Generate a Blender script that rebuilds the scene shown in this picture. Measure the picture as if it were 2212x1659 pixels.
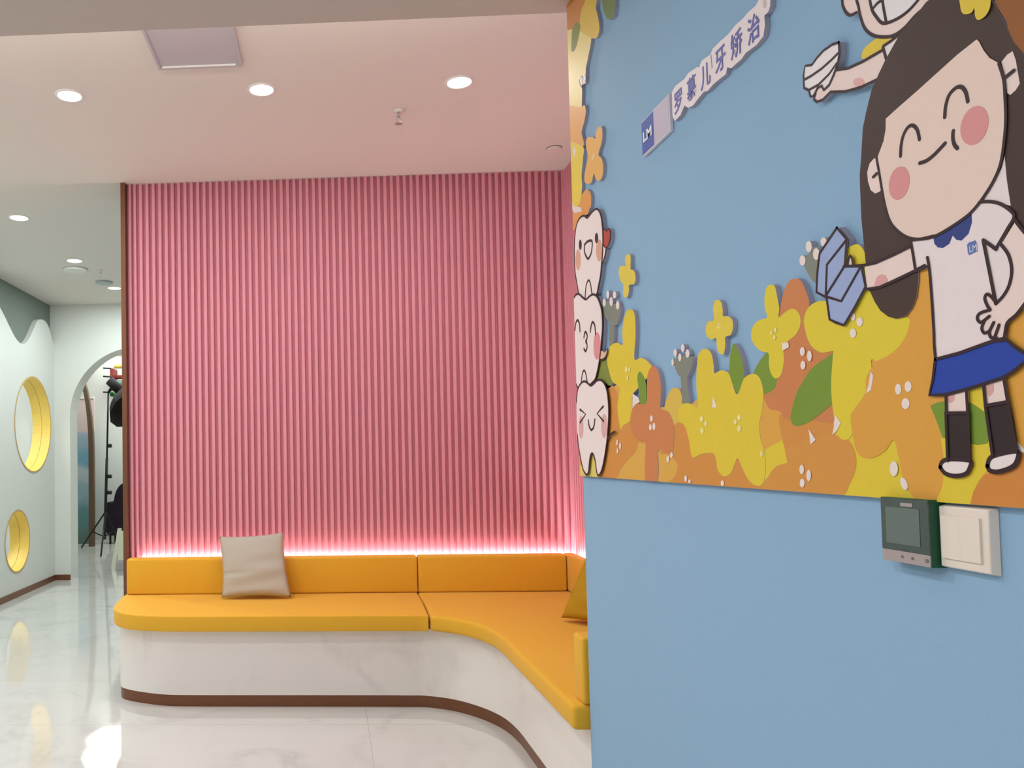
import bpy, bmesh, math, random
from mathutils import Vector, Matrix
random.seed(4)
D = bpy.data
for o in list(D.objects): D.objects.remove(o)
COL = bpy.context.scene.collection
PI = math.pi

# ------------------------------------------------------------------ camera
EYE = 1.35
FPX, CX, CY, YAW, PITCH, ROLL = 1687.22, 632.31, 928.87, -0.0462, 0.0358, 0.0162
cyw, syw = math.cos(YAW), math.sin(YAW)
cp, sp = math.cos(PITCH), math.sin(PITCH)
cr, sr = math.cos(ROLL), math.sin(ROLL)

def to_world(x, y, z):                      # camera-frame direction (right, forward, up) -> world
    y, z = cp * y - sp * z, sp * y + cp * z
    return Vector((cyw * x + syw * y, -syw * x + cyw * y, z))

def ray(px, py):
    U, V = px - CX, py - CY
    return to_world(cr * U - sr * V, FPX, -(sr * U + cr * V))

def at(px, py, X=None, Y=None, Z=None):     # where a sight line meets a real plane of the room
    d = ray(px, py)
    t = X / d.x if X is not None else (Y / d.y if Y is not None else (Z - EYE) / d.z)
    p = d * t
    return Vector((p.x, p.y, p.z + EYE))

cam_data = D.cameras.new('camera')
cam = D.objects.new('camera', cam_data); COL.objects.link(cam)
right = to_world(cr, 0, -sr); fwd = to_world(0, 1, 0); up = to_world(sr, 0, cr)
M = Matrix((right, up, -fwd)).transposed().to_4x4()
M.translation = Vector((0, 0, EYE))
cam.matrix_world = M
cam_data.sensor_width = 36; cam_data.lens = FPX / 2212 * 36
cam_data.shift_x = (1106 - CX) / 2212; cam_data.shift_y = (CY - 829.5) / 2212
cam_data.clip_start = 0.05; cam_data.clip_end = 60
S = bpy.context.scene
S.camera = cam
S.view_settings.view_transform = 'Standard'; S.view_settings.look = 'None'
S.view_settings.exposure = 0.0; S.view_settings.gamma = 1; S.view_settings.use_curve_mapping = False
w = D.worlds.new('world'); S.world = w; w.use_nodes = True
w.node_tree.nodes['Background'].inputs[0].default_value = (.9, .93, 1, 1)
w.node_tree.nodes['Background'].inputs[1].default_value = 0.3

# light levels
E_PINK, E_CORR, E_NEAR, E_STRIP, E_COVE, E_STUDIO, E_SIDE = 9.5, 15.5, 15.5, 7.5, 19, 85, 110
WARM, COOL, NEAR = (1, .96, .95), (.90, 1.0, 1.0), (.98, .98, 1)

# ------------------------------------------------------------------ materials
def lin(c):
    return tuple(((v / 255) / 12.92 if v / 255 <= .04045 else ((v / 255 + .055) / 1.055) ** 2.4) for v in c)

def mat(name, rgb, rough=.6, metal=0, noise=0.03, scale=30, bump=0, spec=.3, emit=None, strength=0, coat=0, sheen=0, stretch=None):
    m = D.materials.new(name); m.use_nodes = True
    n = m.node_tree.nodes; l = m.node_tree.links
    b = n['Principled BSDF']
    c = lin(rgb)
    b.inputs['Roughness'].default_value = rough; b.inputs['Metallic'].default_value = metal
    b.inputs['Specular IOR Level'].default_value = spec
    b.inputs['Coat Weight'].default_value = coat
    b.inputs['Sheen Weight'].default_value = sheen
    tc = n.new('ShaderNodeTexCoord')
    src = tc.outputs['Object']
    if stretch:
        mp = n.new('ShaderNodeMapping'); mp.inputs['Scale'].default_value = stretch
        l.new(src, mp.inputs[0]); src = mp.outputs[0]
    t = n.new('ShaderNodeTexNoise'); t.inputs['Scale'].default_value = scale; t.inputs['Detail'].default_value = 3
    l.new(src, t.inputs['Vector'])
    r = n.new('ShaderNodeMapRange')
    r.inputs['To Min'].default_value = 1 - noise; r.inputs['To Max'].default_value = 1 + noise
    l.new(t.outputs['Fac'], r.inputs[0])
    mx = n.new('ShaderNodeVectorMath'); mx.operation = 'SCALE'
    mx.inputs[0].default_value = c; l.new(r.outputs[0], mx.inputs['Scale'])
    l.new(mx.outputs[0], b.inputs['Base Color'])
    if bump:
        bp = n.new('ShaderNodeBump'); bp.inputs['Strength'].default_value = bump; bp.inputs['Distance'].default_value = .002
        l.new(t.outputs['Fac'], bp.inputs['Height']); l.new(bp.outputs[0], b.inputs['Normal'])
    if emit:
        b.inputs['Emission Color'].default_value = (*emit, 1); b.inputs['Emission Strength'].default_value = strength
    return m

_pc = {}
def ink(rgb):                                # printed colour on the boards
    if rgb not in _pc: _pc[rgb] = mat('printed_ink_%d_%d_%d' % rgb, rgb, rough=.55, noise=.025, scale=60, spec=.2)
    return _pc[rgb]

def marble(name, base, tiles=False, rough=.1, vein=.35):
    m = D.materials.new(name); m.use_nodes = True
    n = m.node_tree.nodes; l = m.node_tree.links; b = n['Principled BSDF']
    tc = n.new('ShaderNodeTexCoord')
    n1 = n.new('ShaderNodeTexNoise'); n1.inputs['Scale'].default_value = 1.3; n1.inputs['Detail'].default_value = 6; n1.inputs['Distortion'].default_value = 1.6
    l.new(tc.outputs['Object'], n1.inputs['Vector'])
    r1 = n.new('ShaderNodeValToRGB')
    e = r1.color_ramp.elements; e[0].position = .44; e[0].color = (0, 0, 0, 1); e[1].position = .5; e[1].color = (1, 1, 1, 1)
    e2 = r1.color_ramp.elements.new(.56); e2.color = (0, 0, 0, 1)
    l.new(n1.outputs['Fac'], r1.inputs[0])
    n2 = n.new('ShaderNodeTexNoise'); n2.inputs['Scale'].default_value = 1.9; n2.inputs['Detail'].default_value = 8; n2.inputs['Roughness'].default_value = .65
    l.new(tc.outputs['Object'], n2.inputs['Vector'])
    r2 = n.new('ShaderNodeMapRange'); r2.inputs['From Min'].default_value = .45; r2.inputs['From Max'].default_value = .72
    l.new(n2.outputs['Fac'], r2.inputs[0])
    mul = n.new('ShaderNodeMath'); mul.operation = 'MULTIPLY'
    l.new(r1.outputs[0], mul.inputs[0]); l.new(r2.outputs[0], mul.inputs[1])
    sc = n.new('ShaderNodeMath'); sc.operation = 'MULTIPLY'; sc.inputs[1].default_value = vein; sc.use_clamp = True
    l.new(mul.outputs[0], sc.inputs[0])
    mix = n.new('ShaderNodeMix'); mix.data_type = 'RGBA'
    mix.inputs['A'].default_value = (*lin(base), 1); mix.inputs['B'].default_value = (*lin((120, 120, 116)), 1)
    l.new(sc.outputs[0], mix.inputs['Factor'])
    out = mix.outputs['Result']
    if tiles:
        sep = n.new('ShaderNodeSeparateXYZ'); l.new(tc.outputs['Object'], sep.inputs[0])
        lines = []
        for ax, off, per in (('X', .17, 2.4), ('Y', 4.80, .8)):
            a = n.new('ShaderNodeMath'); a.operation = 'SUBTRACT'; a.inputs[1].default_value = off - per * 100
            l.new(sep.outputs[ax], a.inputs[0])
            f = n.new('ShaderNodeMath'); f.operation = 'MODULO'; f.inputs[1].default_value = per
            l.new(a.outputs[0], f.inputs[0])
            g = n.new('ShaderNodeMath'); g.operation = 'LESS_THAN'; g.inputs[1].default_value = .0022
            l.new(f.outputs[0], g.inputs[0]); lines.append(g)
        mxx = n.new('ShaderNodeMath'); mxx.operation = 'MAXIMUM'
        l.new(lines[0].outputs[0], mxx.inputs[0]); l.new(lines[1].outputs[0], mxx.inputs[1])
        m2 = n.new('ShaderNodeMix'); m2.data_type = 'RGBA'; m2.inputs['B'].default_value = (*lin((172, 168, 160)), 1)
        l.new(out, m2.inputs['A']); l.new(mxx.outputs[0], m2.inputs['Factor']); out = m2.outputs['Result']
        # faint waviness of the polish
        n3 = n.new('ShaderNodeTexNoise'); n3.inputs['Scale'].default_value = 2.2; n3.inputs['Detail'].default_value = 1
        l.new(tc.outputs['Object'], n3.inputs['Vector'])
        bp = n.new('ShaderNodeBump'); bp.inputs['Strength'].default_value = .12; bp.inputs['Distance'].default_value = .02
        l.new(n3.outputs['Fac'], bp.inputs['Height']); l.new(bp.outputs[0], b.inputs['Normal'])
    l.new(out, b.inputs['Base Color'])
    b.inputs['Roughness'].default_value = rough; b.inputs['Specular IOR Level'].default_value = .85 if tiles else .35
    return m

MAT = dict(
    floor=marble('polished_marble_tile', (212, 212, 208), True, .05, .3),
    marble=marble('marble_cladding', (242, 236, 230), False, .35, .25),
    white=mat('white_paint', (226, 228, 222), .6, noise=.01, scale=6),
    ceil=mat('ceiling_paint', (222, 217, 210), .9, noise=.01, scale=8, spec=.1),
    hatch=mat('hatch_paint', (188, 184, 190), .7, noise=.01),
    bulk=mat('bulkhead_paint', (200, 192, 184), .9, noise=.01, spec=.1),
    grey=mat('grey_paint', (126, 136, 128), .8, noise=.02, scale=8),
    yellow=mat('yellow_lacquer', (238, 206, 104), .35, noise=.01),
    tan=mat('tan_edge', (205, 170, 120), .4),
    pink=mat('pink_slat', (226, 152, 166), .55, noise=.035, scale=3, stretch=(40, 1, 1), spec=.25),
    bronze=mat('bronze_metal', (128, 86, 64), .35, metal=.5, noise=.03),
    blue=mat('blue_paint', (145, 180, 208), .75, noise=.02, scale=140, bump=.15, spec=.2),
    sofa=mat('yellow_upholstery', (232, 176, 52), .75, noise=.05, scale=400, bump=.25, spec=.2, sheen=.1),
    beige=mat('beige_linen', (188, 180, 166), .9, noise=.05, scale=300, bump=.3, spec=.1),
    mustard=mat('mustard_linen', (182, 140, 36), .9, noise=.06, scale=300, bump=.3, spec=.1),
    lens=mat('lamp_lens', (255, 255, 255), .4, emit=(1, .97, .92), strength=14),
    lensc=mat('lamp_lens_cool', (255, 255, 255), .4, emit=(.96, 1, .98), strength=12),
    led=mat('led_strip', (255, 255, 255), .4, emit=(1, .93, .88), strength=14),
    trimw=mat('white_plastic', (232, 230, 226), .35, noise=.01),
    switch=mat('ivory_plastic', (236, 222, 208), .3, noise=.01, spec=.5),
    dark=mat('dark_metal', (28, 28, 30), .45, noise=.02),
    slot=mat('shadow_gap_dark', (60, 46, 44), .7),
    glass=mat('dark_glass', (58, 70, 66), .08, noise=.02, spec=.6, coat=.5),
    screen=mat('smoked_glass', (100, 112, 106), .1, noise=.02, spec=.6),
    green=mat('green_edge_film', (42, 92, 68), .3),
    silver=mat('silver_plastic', (178, 168, 166), .35, metal=.3),
    frost=mat('blue_grey_disc', (170, 182, 184), .5),
    wood=mat('dark_wood', (104, 84, 66), .5, noise=.1, scale=10, stretch=(1, 1, .1)),
    rollred=mat('red_roll', (128, 52, 44), .6), rollyel=mat('yellow_roll', (206, 176, 84), .6), rollteal=mat('teal_roll', (116, 158, 150), .6),
    softbox=mat('black_fabric', (36, 36, 38), .8), ball=mat('green_rubber', (58, 116, 62), .5),
    easel=mat('pale_wood', (216, 216, 194), .6), purple=mat('dark_purple_cloth', (38, 30, 42), .9),
)

# ------------------------------------------------------------------ helpers
def tag(o, label=None, cat=None, group=None, kind=None):
    if label: o['label'] = label
    if cat: o['category'] = cat
    if group: o['group'] = group
    if kind: o['kind'] = kind
    return o

def thing(name, label, cat, loc=(0, 0, 0), group=None):
    o = D.objects.new(name, None); COL.objects.link(o); o.location = loc
    o.empty_display_size = .05
    return tag(o, label, cat, group)

def obj(name, bm, m, parent=None, smooth=False, bevel=0, seg=2):
    me = D.meshes.new(name)
    bmesh.ops.recalc_face_normals(bm, faces=bm.faces)
    bm.to_mesh(me); bm.free()
    me.materials.append(m)
    for p in me.polygons: p.use_smooth = smooth
    o = D.objects.new(name, me); COL.objects.link(o)
    if parent:
        o.parent = parent; o.matrix_parent_inverse = Matrix.Translation(-root_loc(parent))
    if bevel:
        b = o.modifiers.new('bevel', 'BEVEL'); b.width = bevel; b.segments = seg; b.limit_method = 'ANGLE'; b.angle_limit = .6
        for p in me.polygons: p.use_smooth = True
        try: me.set_sharp_from_angle(angle=.7)
        except Exception: pass
    return o

def root_loc(o):
    v = o.location.copy()
    while o.parent: 
        o = o.parent
        if o.type == 'EMPTY': v += o.location
    # children meshes keep world coordinates; only the empty has an offset
    return v if v.length else Vector((0, 0, 0))

def box(bm, x0, x1, y0, y1, z0, z1):
    v = [bm.verts.new((x, y, z)) for x in (x0, x1) for y in (y0, y1) for z in (z0, z1)]
    for f in ((0, 1, 3, 2), (4, 6, 7, 5), (0, 4, 5, 1), (2, 3, 7, 6), (0, 2, 6, 4), (1, 5, 7, 3)): bm.faces.new([v[i] for i in f])
    return bm

def bx(*a): return box(bmesh.new(), *a)

def prism(bm, pts, z0, z1):                  # plan outline -> upright solid
    a = [bm.verts.new((x, y, z0)) for x, y in pts]; b = [bm.verts.new((x, y, z1)) for x, y in pts]
    bm.faces.new(a[::-1]); bm.faces.new(b)
    for i in range(len(pts)): j = (i + 1) % len(pts); bm.faces.new((a[i], a[j], b[j], b[i]))
    return bm

def tube(bm, p, q, r, r2=None, seg=10):
    p, q = Vector(p), Vector(q); d = (q - p); r2 = r if r2 is None else r2
    t = d.normalized(); u = t.orthogonal().normalized(); v = t.cross(u)
    A = [bm.verts.new(p + (u * math.cos(k * 2 * PI / seg) + v * math.sin(k * 2 * PI / seg)) * r) for k in range(seg)]
    B = [bm.verts.new(q + (u * math.cos(k * 2 * PI / seg) + v * math.sin(k * 2 * PI / seg)) * r2) for k in range(seg)]
    bm.faces.new(A[::-1]); bm.faces.new(B)
    for i in range(seg): j = (i + 1) % seg; bm.faces.new((A[i], A[j], B[j], B[i]))
    return bm

def lathe(bm, prof, c, seg=32):              # prof: (radius, z) pairs about a vertical axis at c
    rings = []
    for r, z in prof:
        rings.append([bm.verts.new((c[0] + max(r, 1e-5) * math.cos(2 * PI * k / seg), c[1] + max(r, 1e-5) * math.sin(2 * PI * k / seg), z)) for k in range(seg)])
    for a, b in zip(rings, rings[1:]):
        for i in range(seg): j = (i + 1) % seg; bm.faces.new((a[i], a[j], b[j], b[i]))
    return bm

def light(name, kind, loc, energy, color, parent=None, rot=(0, 0, 0), size=.1, sy=None, spread=PI):
    l = D.lights.new(name, 'AREA'); l.shape = kind; l.size = size
    if sy: l.size_y = sy
    l.energy = energy; l.color = color; l.spread = spread
    o = D.objects.new(name, l); COL.objects.link(o); o.location = loc; o.rotation_euler = rot
    if parent:
        o.parent = parent; o.matrix_parent_inverse = Matrix.Translation(-root_loc(parent))
    return o

def struct(name, bm, m, **k):
    return tag(obj(name, bm, m, **k), kind='structure')

def smooth_open(p, n=6):
    out = []
    for i in range(len(p) - 1):
        p0 = p[max(i - 1, 0)]; p1 = p[i]; p2 = p[i + 1]; p3 = p[min(i + 2, len(p) - 1)]
        for k in range(n):
            t = k / n
            out.append(tuple(.5 * (2 * b + (c - a) * t + (2 * a - 5 * b + 4 * c - d) * t * t + (3 * b - a - 3 * c + d) * t ** 3) for a, b, c, d in zip(p0, p1, p2, p3)))
    out.append(tuple(p[-1])); return out

def smooth_loop(p, n=5):
    m = len(p); out = []
    for i in range(m):
        p0, p1, p2, p3 = p[i - 1], p[i], p[(i + 1) % m], p[(i + 2) % m]
        for k in range(n):
            t = k / n
            out.append(tuple(.5 * (2 * b + (c - a) * t + (2 * a - 5 * b + 4 * c - d) * t * t + (3 * b - a - 3 * c + d) * t ** 3) for a, b, c, d in zip(p0, p1, p2, p3)))
    return out

# ------------------------------------------------------------------ the setting
H = 3.16          # ceiling
HB = 2.887        # underside of the bulkhead
YB = 8.84         # wall with the arch
XW = -3.15        # left panel face
BX = .852         # blue wall face
BY = 2.674        # where the blue wall ends
YP = 5.03         # pink slat wall
XR = 1.558        # right slat wall

struct('floor', bx(-7, 3, -3, 14, -.1, 0), MAT['floor'])
bm = bx(-7, 3, 2.25, 9.1, H, H + .1); box(bm, -7, 3, 9.1, 14, H + .05, H + .15)
struct('ceiling', bm, MAT['ceil'])
bm = bx(-7, 3, 2.45, 2.714, HB, HB + .03); box(bm, -7, 3, -3, 2.45, HB, HB + .4)
struct('trim_1', bm, MAT['bulk'])            # dropped bulkhead over the camera
struct('wall_rear', bx(-7, 3, -3.1, -3, 0, H), MAT['white'])

# pink wall: backing, slats, bronze edge
XL = -1.328
struct('wall_back', bx(XL + .03, XR + .2, YP + .02, YP + .24, 0, H), MAT['white'])
struct('trim_2', bx(XL, XL + .03, YP - .06, YP + .26, 0, H), MAT['bronze'])

def slats(u0, u1, pitch, place, z0, z1, depth=.031):
    bm = bmesh.new(); prof = []
    u = u0
    while u < u1 - 1e-4:
        e = min(u + pitch, u1)
        prof += [(u, 0), (u + pitch * .43, 0), (u + pitch * .46, depth * .85), (u + pitch * .50, depth), (u + pitch * .93, depth), (u + pitch * .97, depth * .85)]
        u += pitch
    prof.append((u1, 0))
    prof = [p for p in prof if p[0] <= u1 + 1e-6]
    A = [bm.verts.new(place(a, d, z0)) for a, d in prof]; B = [bm.verts.new(place(a, d, z1)) for a, d in prof]
    A2 = [bm.verts.new(place(a, -.018, z0)) for a, d in (prof[0], prof[-1])]; B2 = [bm.verts.new(place(a, -.018, z1)) for a, d in (prof[0], prof[-1])]
    for i in range(len(prof) - 1): bm.faces.new((A[i], A[i + 1], B[i + 1], B[i]))
    bm.faces.new((A[0], B[0], B2[0], A2[0])); bm.faces.new((A[-1], A2[1], B2[1], B[-1]))
    bm.faces.new([A2[0]] + A[::1] + [A2[1]]); bm.faces.new([B2[0]] + B + [B2[1]])
    bm.faces.new((A2[0], A2[1], B2[1], B2[0]))
    return bm
PITCH_S = .0419
pw = thing('slatted_wall_panel', 'dusty pink vertically slatted wall panel running up to the ceiling behind the yellow bench', 'wall panel', (0, YP, .72))
sl = obj('slat_panel', slats(XL + .095, XR - .002, PITCH_S, lambda u, d, z: (u, YP - d, z), .715, H), MAT['pink'], pw)
obj('edge_panel', slats(XL + .03, XL + .0949, .033, lambda u, d, z: (u, YP - d, z), .70, H), MAT['pink'], pw)
rw = thing('slatted_side_panel', 'narrow pink slatted panel on the side wall at the corner, beside the blue wall', 'wall panel', (XR, 4, .72))
obj('slat_panel', slats(0, YP - BY - .02, PITCH_S, lambda u, d, z: (XR - d, YP - .014 - u, z), .715, H), MAT['pink'], rw)
struct('wall_right', bx(XR + .02, XR + .2, BY, YP + .2, 0, H), MAT['white'])
struct('wall_blue', bx(BX, XR + .2, -3, BY, 0, H), MAT['blue'])

# wall with the arch
ac = at(297, 897, Y=YB); AR = .785
bm = bmesh.new()
out = [(-7, 0), (ac.x - AR, 0)]
for k in range(33):
    a = PI - PI * k / 32; out.append((ac.x + AR * math.cos(a), ac.z + AR * math.sin(a)))
out += [(ac.x + AR, 0), (XL + 1.5, 0), (XL + 1.5, H), (-7, H)]
A = [bm.verts.new((x, YB, z)) for x, z in out]; B = [bm.verts.new((x, YB + .26, z)) for x, z in out]
bm.faces.new(A); bm.faces.new(B[::-1])
for i in range(len(out)): j = (i + 1) % len(out); bm.faces.new((A[i], B[i], B[j], A[j]))
struct('wall_far', bm, MAT['white'])

# left wall: grey upper wall, proud white panel with a dripping wavy top, two round openings
circ = [(8.20, 1.753, .496), (7.76, .559, .298)]
def cut(o, extra=0):
    for cy, cz, r in circ:
        b = bmesh.new(); tube(b, (XW - 1, cy, cz), (XW + .5, cy, cz), r + extra, seg=72)
        c = obj('cutter', b, MAT['white'])
        m = o.modifiers.new('cut', 'BOOLEAN'); m.operation = 'DIFFERENCE'; m.object = c; m.solver = 'EXACT'
        bpy.context.view_layer.update()
        dg = bpy.context.evaluated_depsgraph_get()
        me = D.meshes.new_from_object(o.evaluated_get(dg))
        o.modifiers.clear(); old = o.data; o.data = me; D.meshes.remove(old)
        D.objects.remove(c)
    return o
cut(struct('wall_left', bx(XW - .2, XW - .05, 2, YB, 0, H), MAT['grey']), .012)
wav = [at(px, py, X=XW) for px, py in ((121, 775), (119, 757), (112, 730), (106, 708), (98, 694), (88, 690), (80, 694), (72, 712), (60, 736), (48, 743), (35, 732), (22, 708), (10, 683), (0, 664))]
wav = [(p.y, p.z) for p in wav]; wav[0] = (YB, 2.57)
wave = smooth_open(wav, 5)
y, z = wave[-1]
rep = [(7.05, 3.04), (6.8, 3.0), (6.5, 2.7), (6.2, 2.6), (5.9, 2.75), (5.6, 2.95), (5.2, 2.8), (4.8, 2.6), (4.3, 2.8), (3.8, 2.95), (3.2, 2.7), (2.6, 2.8), (2, 2.9)]
wave += smooth_open([wave[-1]] + rep, 5)[1:]
bm = bmesh.new()
outl = [(YB, 0)] + wave + [(2, 0)]
A = [bm.verts.new((XW, a, b)) for a, b in outl]; B = [bm.verts.new((XW - .0499, a, b)) for a, b in outl]
bm.faces.new(A); bm.faces.new(B[::-1])
for i in range(len(outl)): j = (i + 1) % len(outl); bm.faces.new((A[i], B[i], B[j], A[j]))
cut(struct('trim_3', bm, MAT['white']), .012)
for i, (cy_, cz_, r) in enumerate(circ):
    def ring(x0, x1, ri, ro):
        bm = bmesh.new(); N = 72; R = []
        for (x, rr) in ((x0, ri), (x1, ri), (x1, ro), (x0, ro)):
            R.append([bm.verts.new((x, cy_ + rr * math.cos(2 * PI * k / N), cz_ + rr * math.sin(2 * PI * k / N))) for k in range(N)])
        for q in range(4):
            a, b = R[q], R[(q + 1) % 4]
            for k in range(N): j = (k + 1) % N; bm.faces.new((a[k], a[j], b[j], b[k]))
        return bm
    wn = tag(obj('window_%d' % (i + 1), ring(XW - .095, XW + .004, r, r + .012), MAT['yellow'], smooth=False), kind='structure')
    obj('inner_ring', ring(XW - .2, XW - .098, r - .002, r + .012), MAT['yellow'], wn)
    obj('lip', ring(XW + .0005, XW + .006, r + .006, r + .018), MAT['tan'], wn)
# room seen through the round openings
struct('wall_side', bx(-6.8, -6.7, 2, YB, 0, H), mat('pale_blue_white_paint', (226, 236, 240), .7))
light('side_room_lamp', 'RECTANGLE', (-5, 7.2, H - .05), E_SIDE, (.92, .98, 1), size=2.4, sy=4)
# baseboards
def strip_y(x, y0, y1, n): return struct(n, bx(x, x + .008, y0, y1, 0, .062), MAT['bronze'])
strip_y(XW, 2, YB, 'baseboard_left')
struct('baseboard_back', bx(XW + .008, ac.x - AR - .002, YB - .008, YB, 0, .062), MAT['bronze'])

# studio room beyond the arch
struct('wall_studio', bx(-7, 3, 13.2, 13.3, 0, H + .05), MAT['white'])
struct('wall_studio_side', bx(-5.1, -5, YB + .26, 13.2, 0, H + .05), MAT['white'])
struct('wall_studio_right', bx(.5, .6, YB + .26, 13.2, 0, H + .05), MAT['white'])
light('studio_lamp', 'RECTANGLE', (-2.45, 12.2, H), E_STUDIO, (.95, 1, .97), size=2.9, sy=1.9)

# ------------------------------------------------------------------ ceiling fittings
def downlight(x, y, z, label, group, energy, color, lens, r=.055):
    t = thing('downlight', label, 'ceiling light', (x, y, z), group)
    obj('trim_ring', lathe(bmesh.new(), [(r, z - .001), (r + .004, z - .006), (r + .014, z - .004), (r + .015, z)], (x, y), 40), MAT['trimw'], t, smooth=True)
    obj('lens', lathe(bmesh.new(), [(0, z - .003), (r, z - .003), (r, z)], (x, y), 40), lens, t)
    light('lamp', 'DISK', (x, y, z - .012), energy, color, t, size=r * 1.9, spread=PI)
    return t
for px, lab in ((150, 'round recessed downlight nearest the left of the row above the bench'), (565, 'round recessed downlight in the middle of the row, below the ceiling hatch corner'), (992, 'round recessed downlight at the right of the row, above the sprinkler')):
    p = at(px, {150: 206, 565: 193, 992: 177}[px], Z=H)
    downlight(p.x, p.y, H, lab, 'downlights in a row before the pink wall', E_PINK, WARM, MAT['lens'])
for px, py, lab in ((41, 470, 'nearest round downlight of the corridor, above the grey wavy wall'), (161, 563, 'middle corridor downlight just above the white ceiling disc'), (247, 622, 'farthest corridor downlight, close to the bronze edge of the pink wall')):
    p = at(px, py, Z=H)
    downlight(p.x, p.y, H, lab, 'downlights along the corridor ceiling', E_CORR, COOL, MAT['lensc'], .062)
# added fill lamps outside the frame, brightening the blue wall and bench
for i, (x, y) in enumerate(((-1.1, 1.9), (-2.6, 1.9), (-1.2, .2), (-2.6, .2), (-1.2, -1.4), (-2.6, -1.2), (-2.4, 4.3))):
    z = HB if y < 2 else H
    light('fill_lamp', 'DISK', (x, y, z - .01), E_NEAR * (1 if y < 2 else 1.3), NEAR if y < 2 else COOL, size=.3)

# light strip lying on the bulkhead lip
cv = thing('cove_light_strip', 'hidden light strip on the bulkhead lip washing the ceiling edge', 'light strip', (0, 2.5, HB + .03))
obj('strip', bx(-6, XR, 2.47, 2.49, HB + .0305, HB + .04), MAT['led'], cv)
light('lamp', 'RECTANGLE', ((-6 + BX) / 2 + .2, 2.52, HB + .05), E_COVE, (1, .93, .88), cv, rot=(math.radians(155), 0, 0), size=6.5, sy=.04)

# ceiling hatch
h = [at(343, 143, Z=H), at(524, 136, Z=H)]
hx0, hx1, hy1 = h[0].x, h[1].x, h[0].y; hy0 = hy1 - .75
ht = thing('ceiling_hatch', 'grey rectangular ceiling hatch cut off by the bulkhead edge', 'ceiling hatch', ((hx0 + hx1) / 2, hy1 - .3, H))
bm = bx(hx0, hx1, hy0, hy1, H - .012, H)
obj('panel', bm, MAT['hatch'], ht)
bm = bx(hx0, hx0 + .012, hy0, hy1, H - .018, H - .012); box(bm, hx1 - .012, hx1, hy0, hy1, H - .018, H - .012); box(bm, hx0 + .012, hx1 - .012, hy1 - .012, hy1, H - .018, H - .012)
obj('rim', bm, MAT['hatch'], ht)
obj('edge_highlight_strip', bx(hx0 + .02, hx1 - .03, hy1 - .020, hy1 - .015, H - .02, H - .0121), MAT['trimw'], ht)  # added white strip standing in for a highlight on the far edge

def sprinkler(px, py, label, s=1):
    p = at(px, py, Z=H); x, y = p.x, p.y
    t = thing('sprinkler', label, 'sprinkler', (x, y, H))
    obj('escutcheon', lathe(bmesh.new(), [(0, H), (.022 * s, H), (.02 * s, H - .008), (.008 * s, H - .012), (0, H - .012)], (x, y), 24), MAT['trimw'], t, smooth=True)
    bm = bmesh.new(); tube(bm, (x, y, H - .01), (x, y, H - .028 * s), .006 * s)
    for sx in (-1, 1):
        tube(bm, (x + sx * .006, y, H - .022), (x + sx * .011, y, H - .04 * s), .002); tube(bm, (x + sx * .011, y, H - .04 * s), (x, y, H - .052 * s), .002)
    obj('frame', bm, MAT['silver'], t, smooth=True)
    obj('deflector', lathe(bmesh.new(), [(0, H - .052 * s), (.016 * s, H - .053 * s), (.016 * s, H - .056 * s), (0, H - .056 * s)], (x, y), 24), MAT['silver'], t)
sprinkler(861, 238, 'small pendent fire sprinkler in front of the pink wall, left of the right downlight', 1.3)
sprinkler(217, 584, 'small fire sprinkler on the corridor ceiling above the bluish disc')

def disc(px, py, r, label, name, m, drop=.012):
    p = at(px, py, Z=H)
    t = thing(name, label, 'ceiling disc', (p.x, p.y, H))
    obj('cover', lathe(bmesh.new(), [(0, H - drop), (r * .9, H - drop), (r * .97, H - drop * .7), (r, H - drop * .3), (r, H)], (p.x, p.y), 40), m, t, smooth=False)
    obj('shadow_gap', lathe(bmesh.new(), [(r, H), (r, H - .002), (r * 1.05, H - .002), (r * 1.05, H)], (p.x, p.y), 40), MAT['slot'] if r < .06 else MAT['frost'], t)
disc(1197, 320, .043, 'small round flush ceiling disc near the pink corner', 'smoke_detector', MAT['ceil'])
disc(163, 581, .112, 'white round ceiling disc on the corridor ceiling', 'ceiling_speaker', MAT['white'], .02)
disc(225, 609, .085, 'blue-grey round ceiling disc next to the farthest corridor downlight', 'ceiling_speaker', MAT['frost'], .02)

# ------------------------------------------------------------------ bench
SZ, CZ, KZ, BZ = .506, .4215, .063, .731
def front(dx):                               # plan line of the bench front, set back by dx
    end = [(-1.30 + dx * .2, 4.90), (-1.294 + dx * .3, 4.76), (-1.278 + dx * .4, 4.60), (-1.25 + dx * .5, 4.46), (-1.19 + dx * .6, 4.345 + dx * .6), (-1.08 + dx * .5, 4.262 + dx), (-.93, 4.225 + dx), (-.78, 4.212 + dx)]
    mid = [(-.3, 4.207 + dx), (.2, 4.203 + dx), (.40, 4.198 + dx), (.50, 4.19 + dx), (.61 + dx * .3, 4.135 + dx * .9), (.70 + dx * .6, 4.03 + dx * .7), (.755 + dx * .9, 3.90 + dx * .4), (.78 + dx, 3.75), (.786 + dx, 3.55)]
    e = smooth_open(end + mid, 5)
    return e + [(.793 + dx, 3.1), (.798 + dx, 2.66 if dx < .02 else 2.68)]
XS, YK = XR - .02, YP - .03
def solid(line, z0, z1, x1=XS):
    pts = list(line) + [(x1, line[-1][1]), (x1, YK), (line[0][0], YK)]
    return prism(bmesh.new(), pts, z0, z1)
bench = thing('corner_bench', 'white marble clad built-in corner bench base with bronze kick strip, along the pink wall', 'bench', (.2, 4.5, 0))
obj('marble_base', solid(front(.078), KZ, CZ), MAT['marble'], bench)
obj('kick_strip', solid(front(.085), 0, KZ - .0005), MAT['bronze'], bench)
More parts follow.
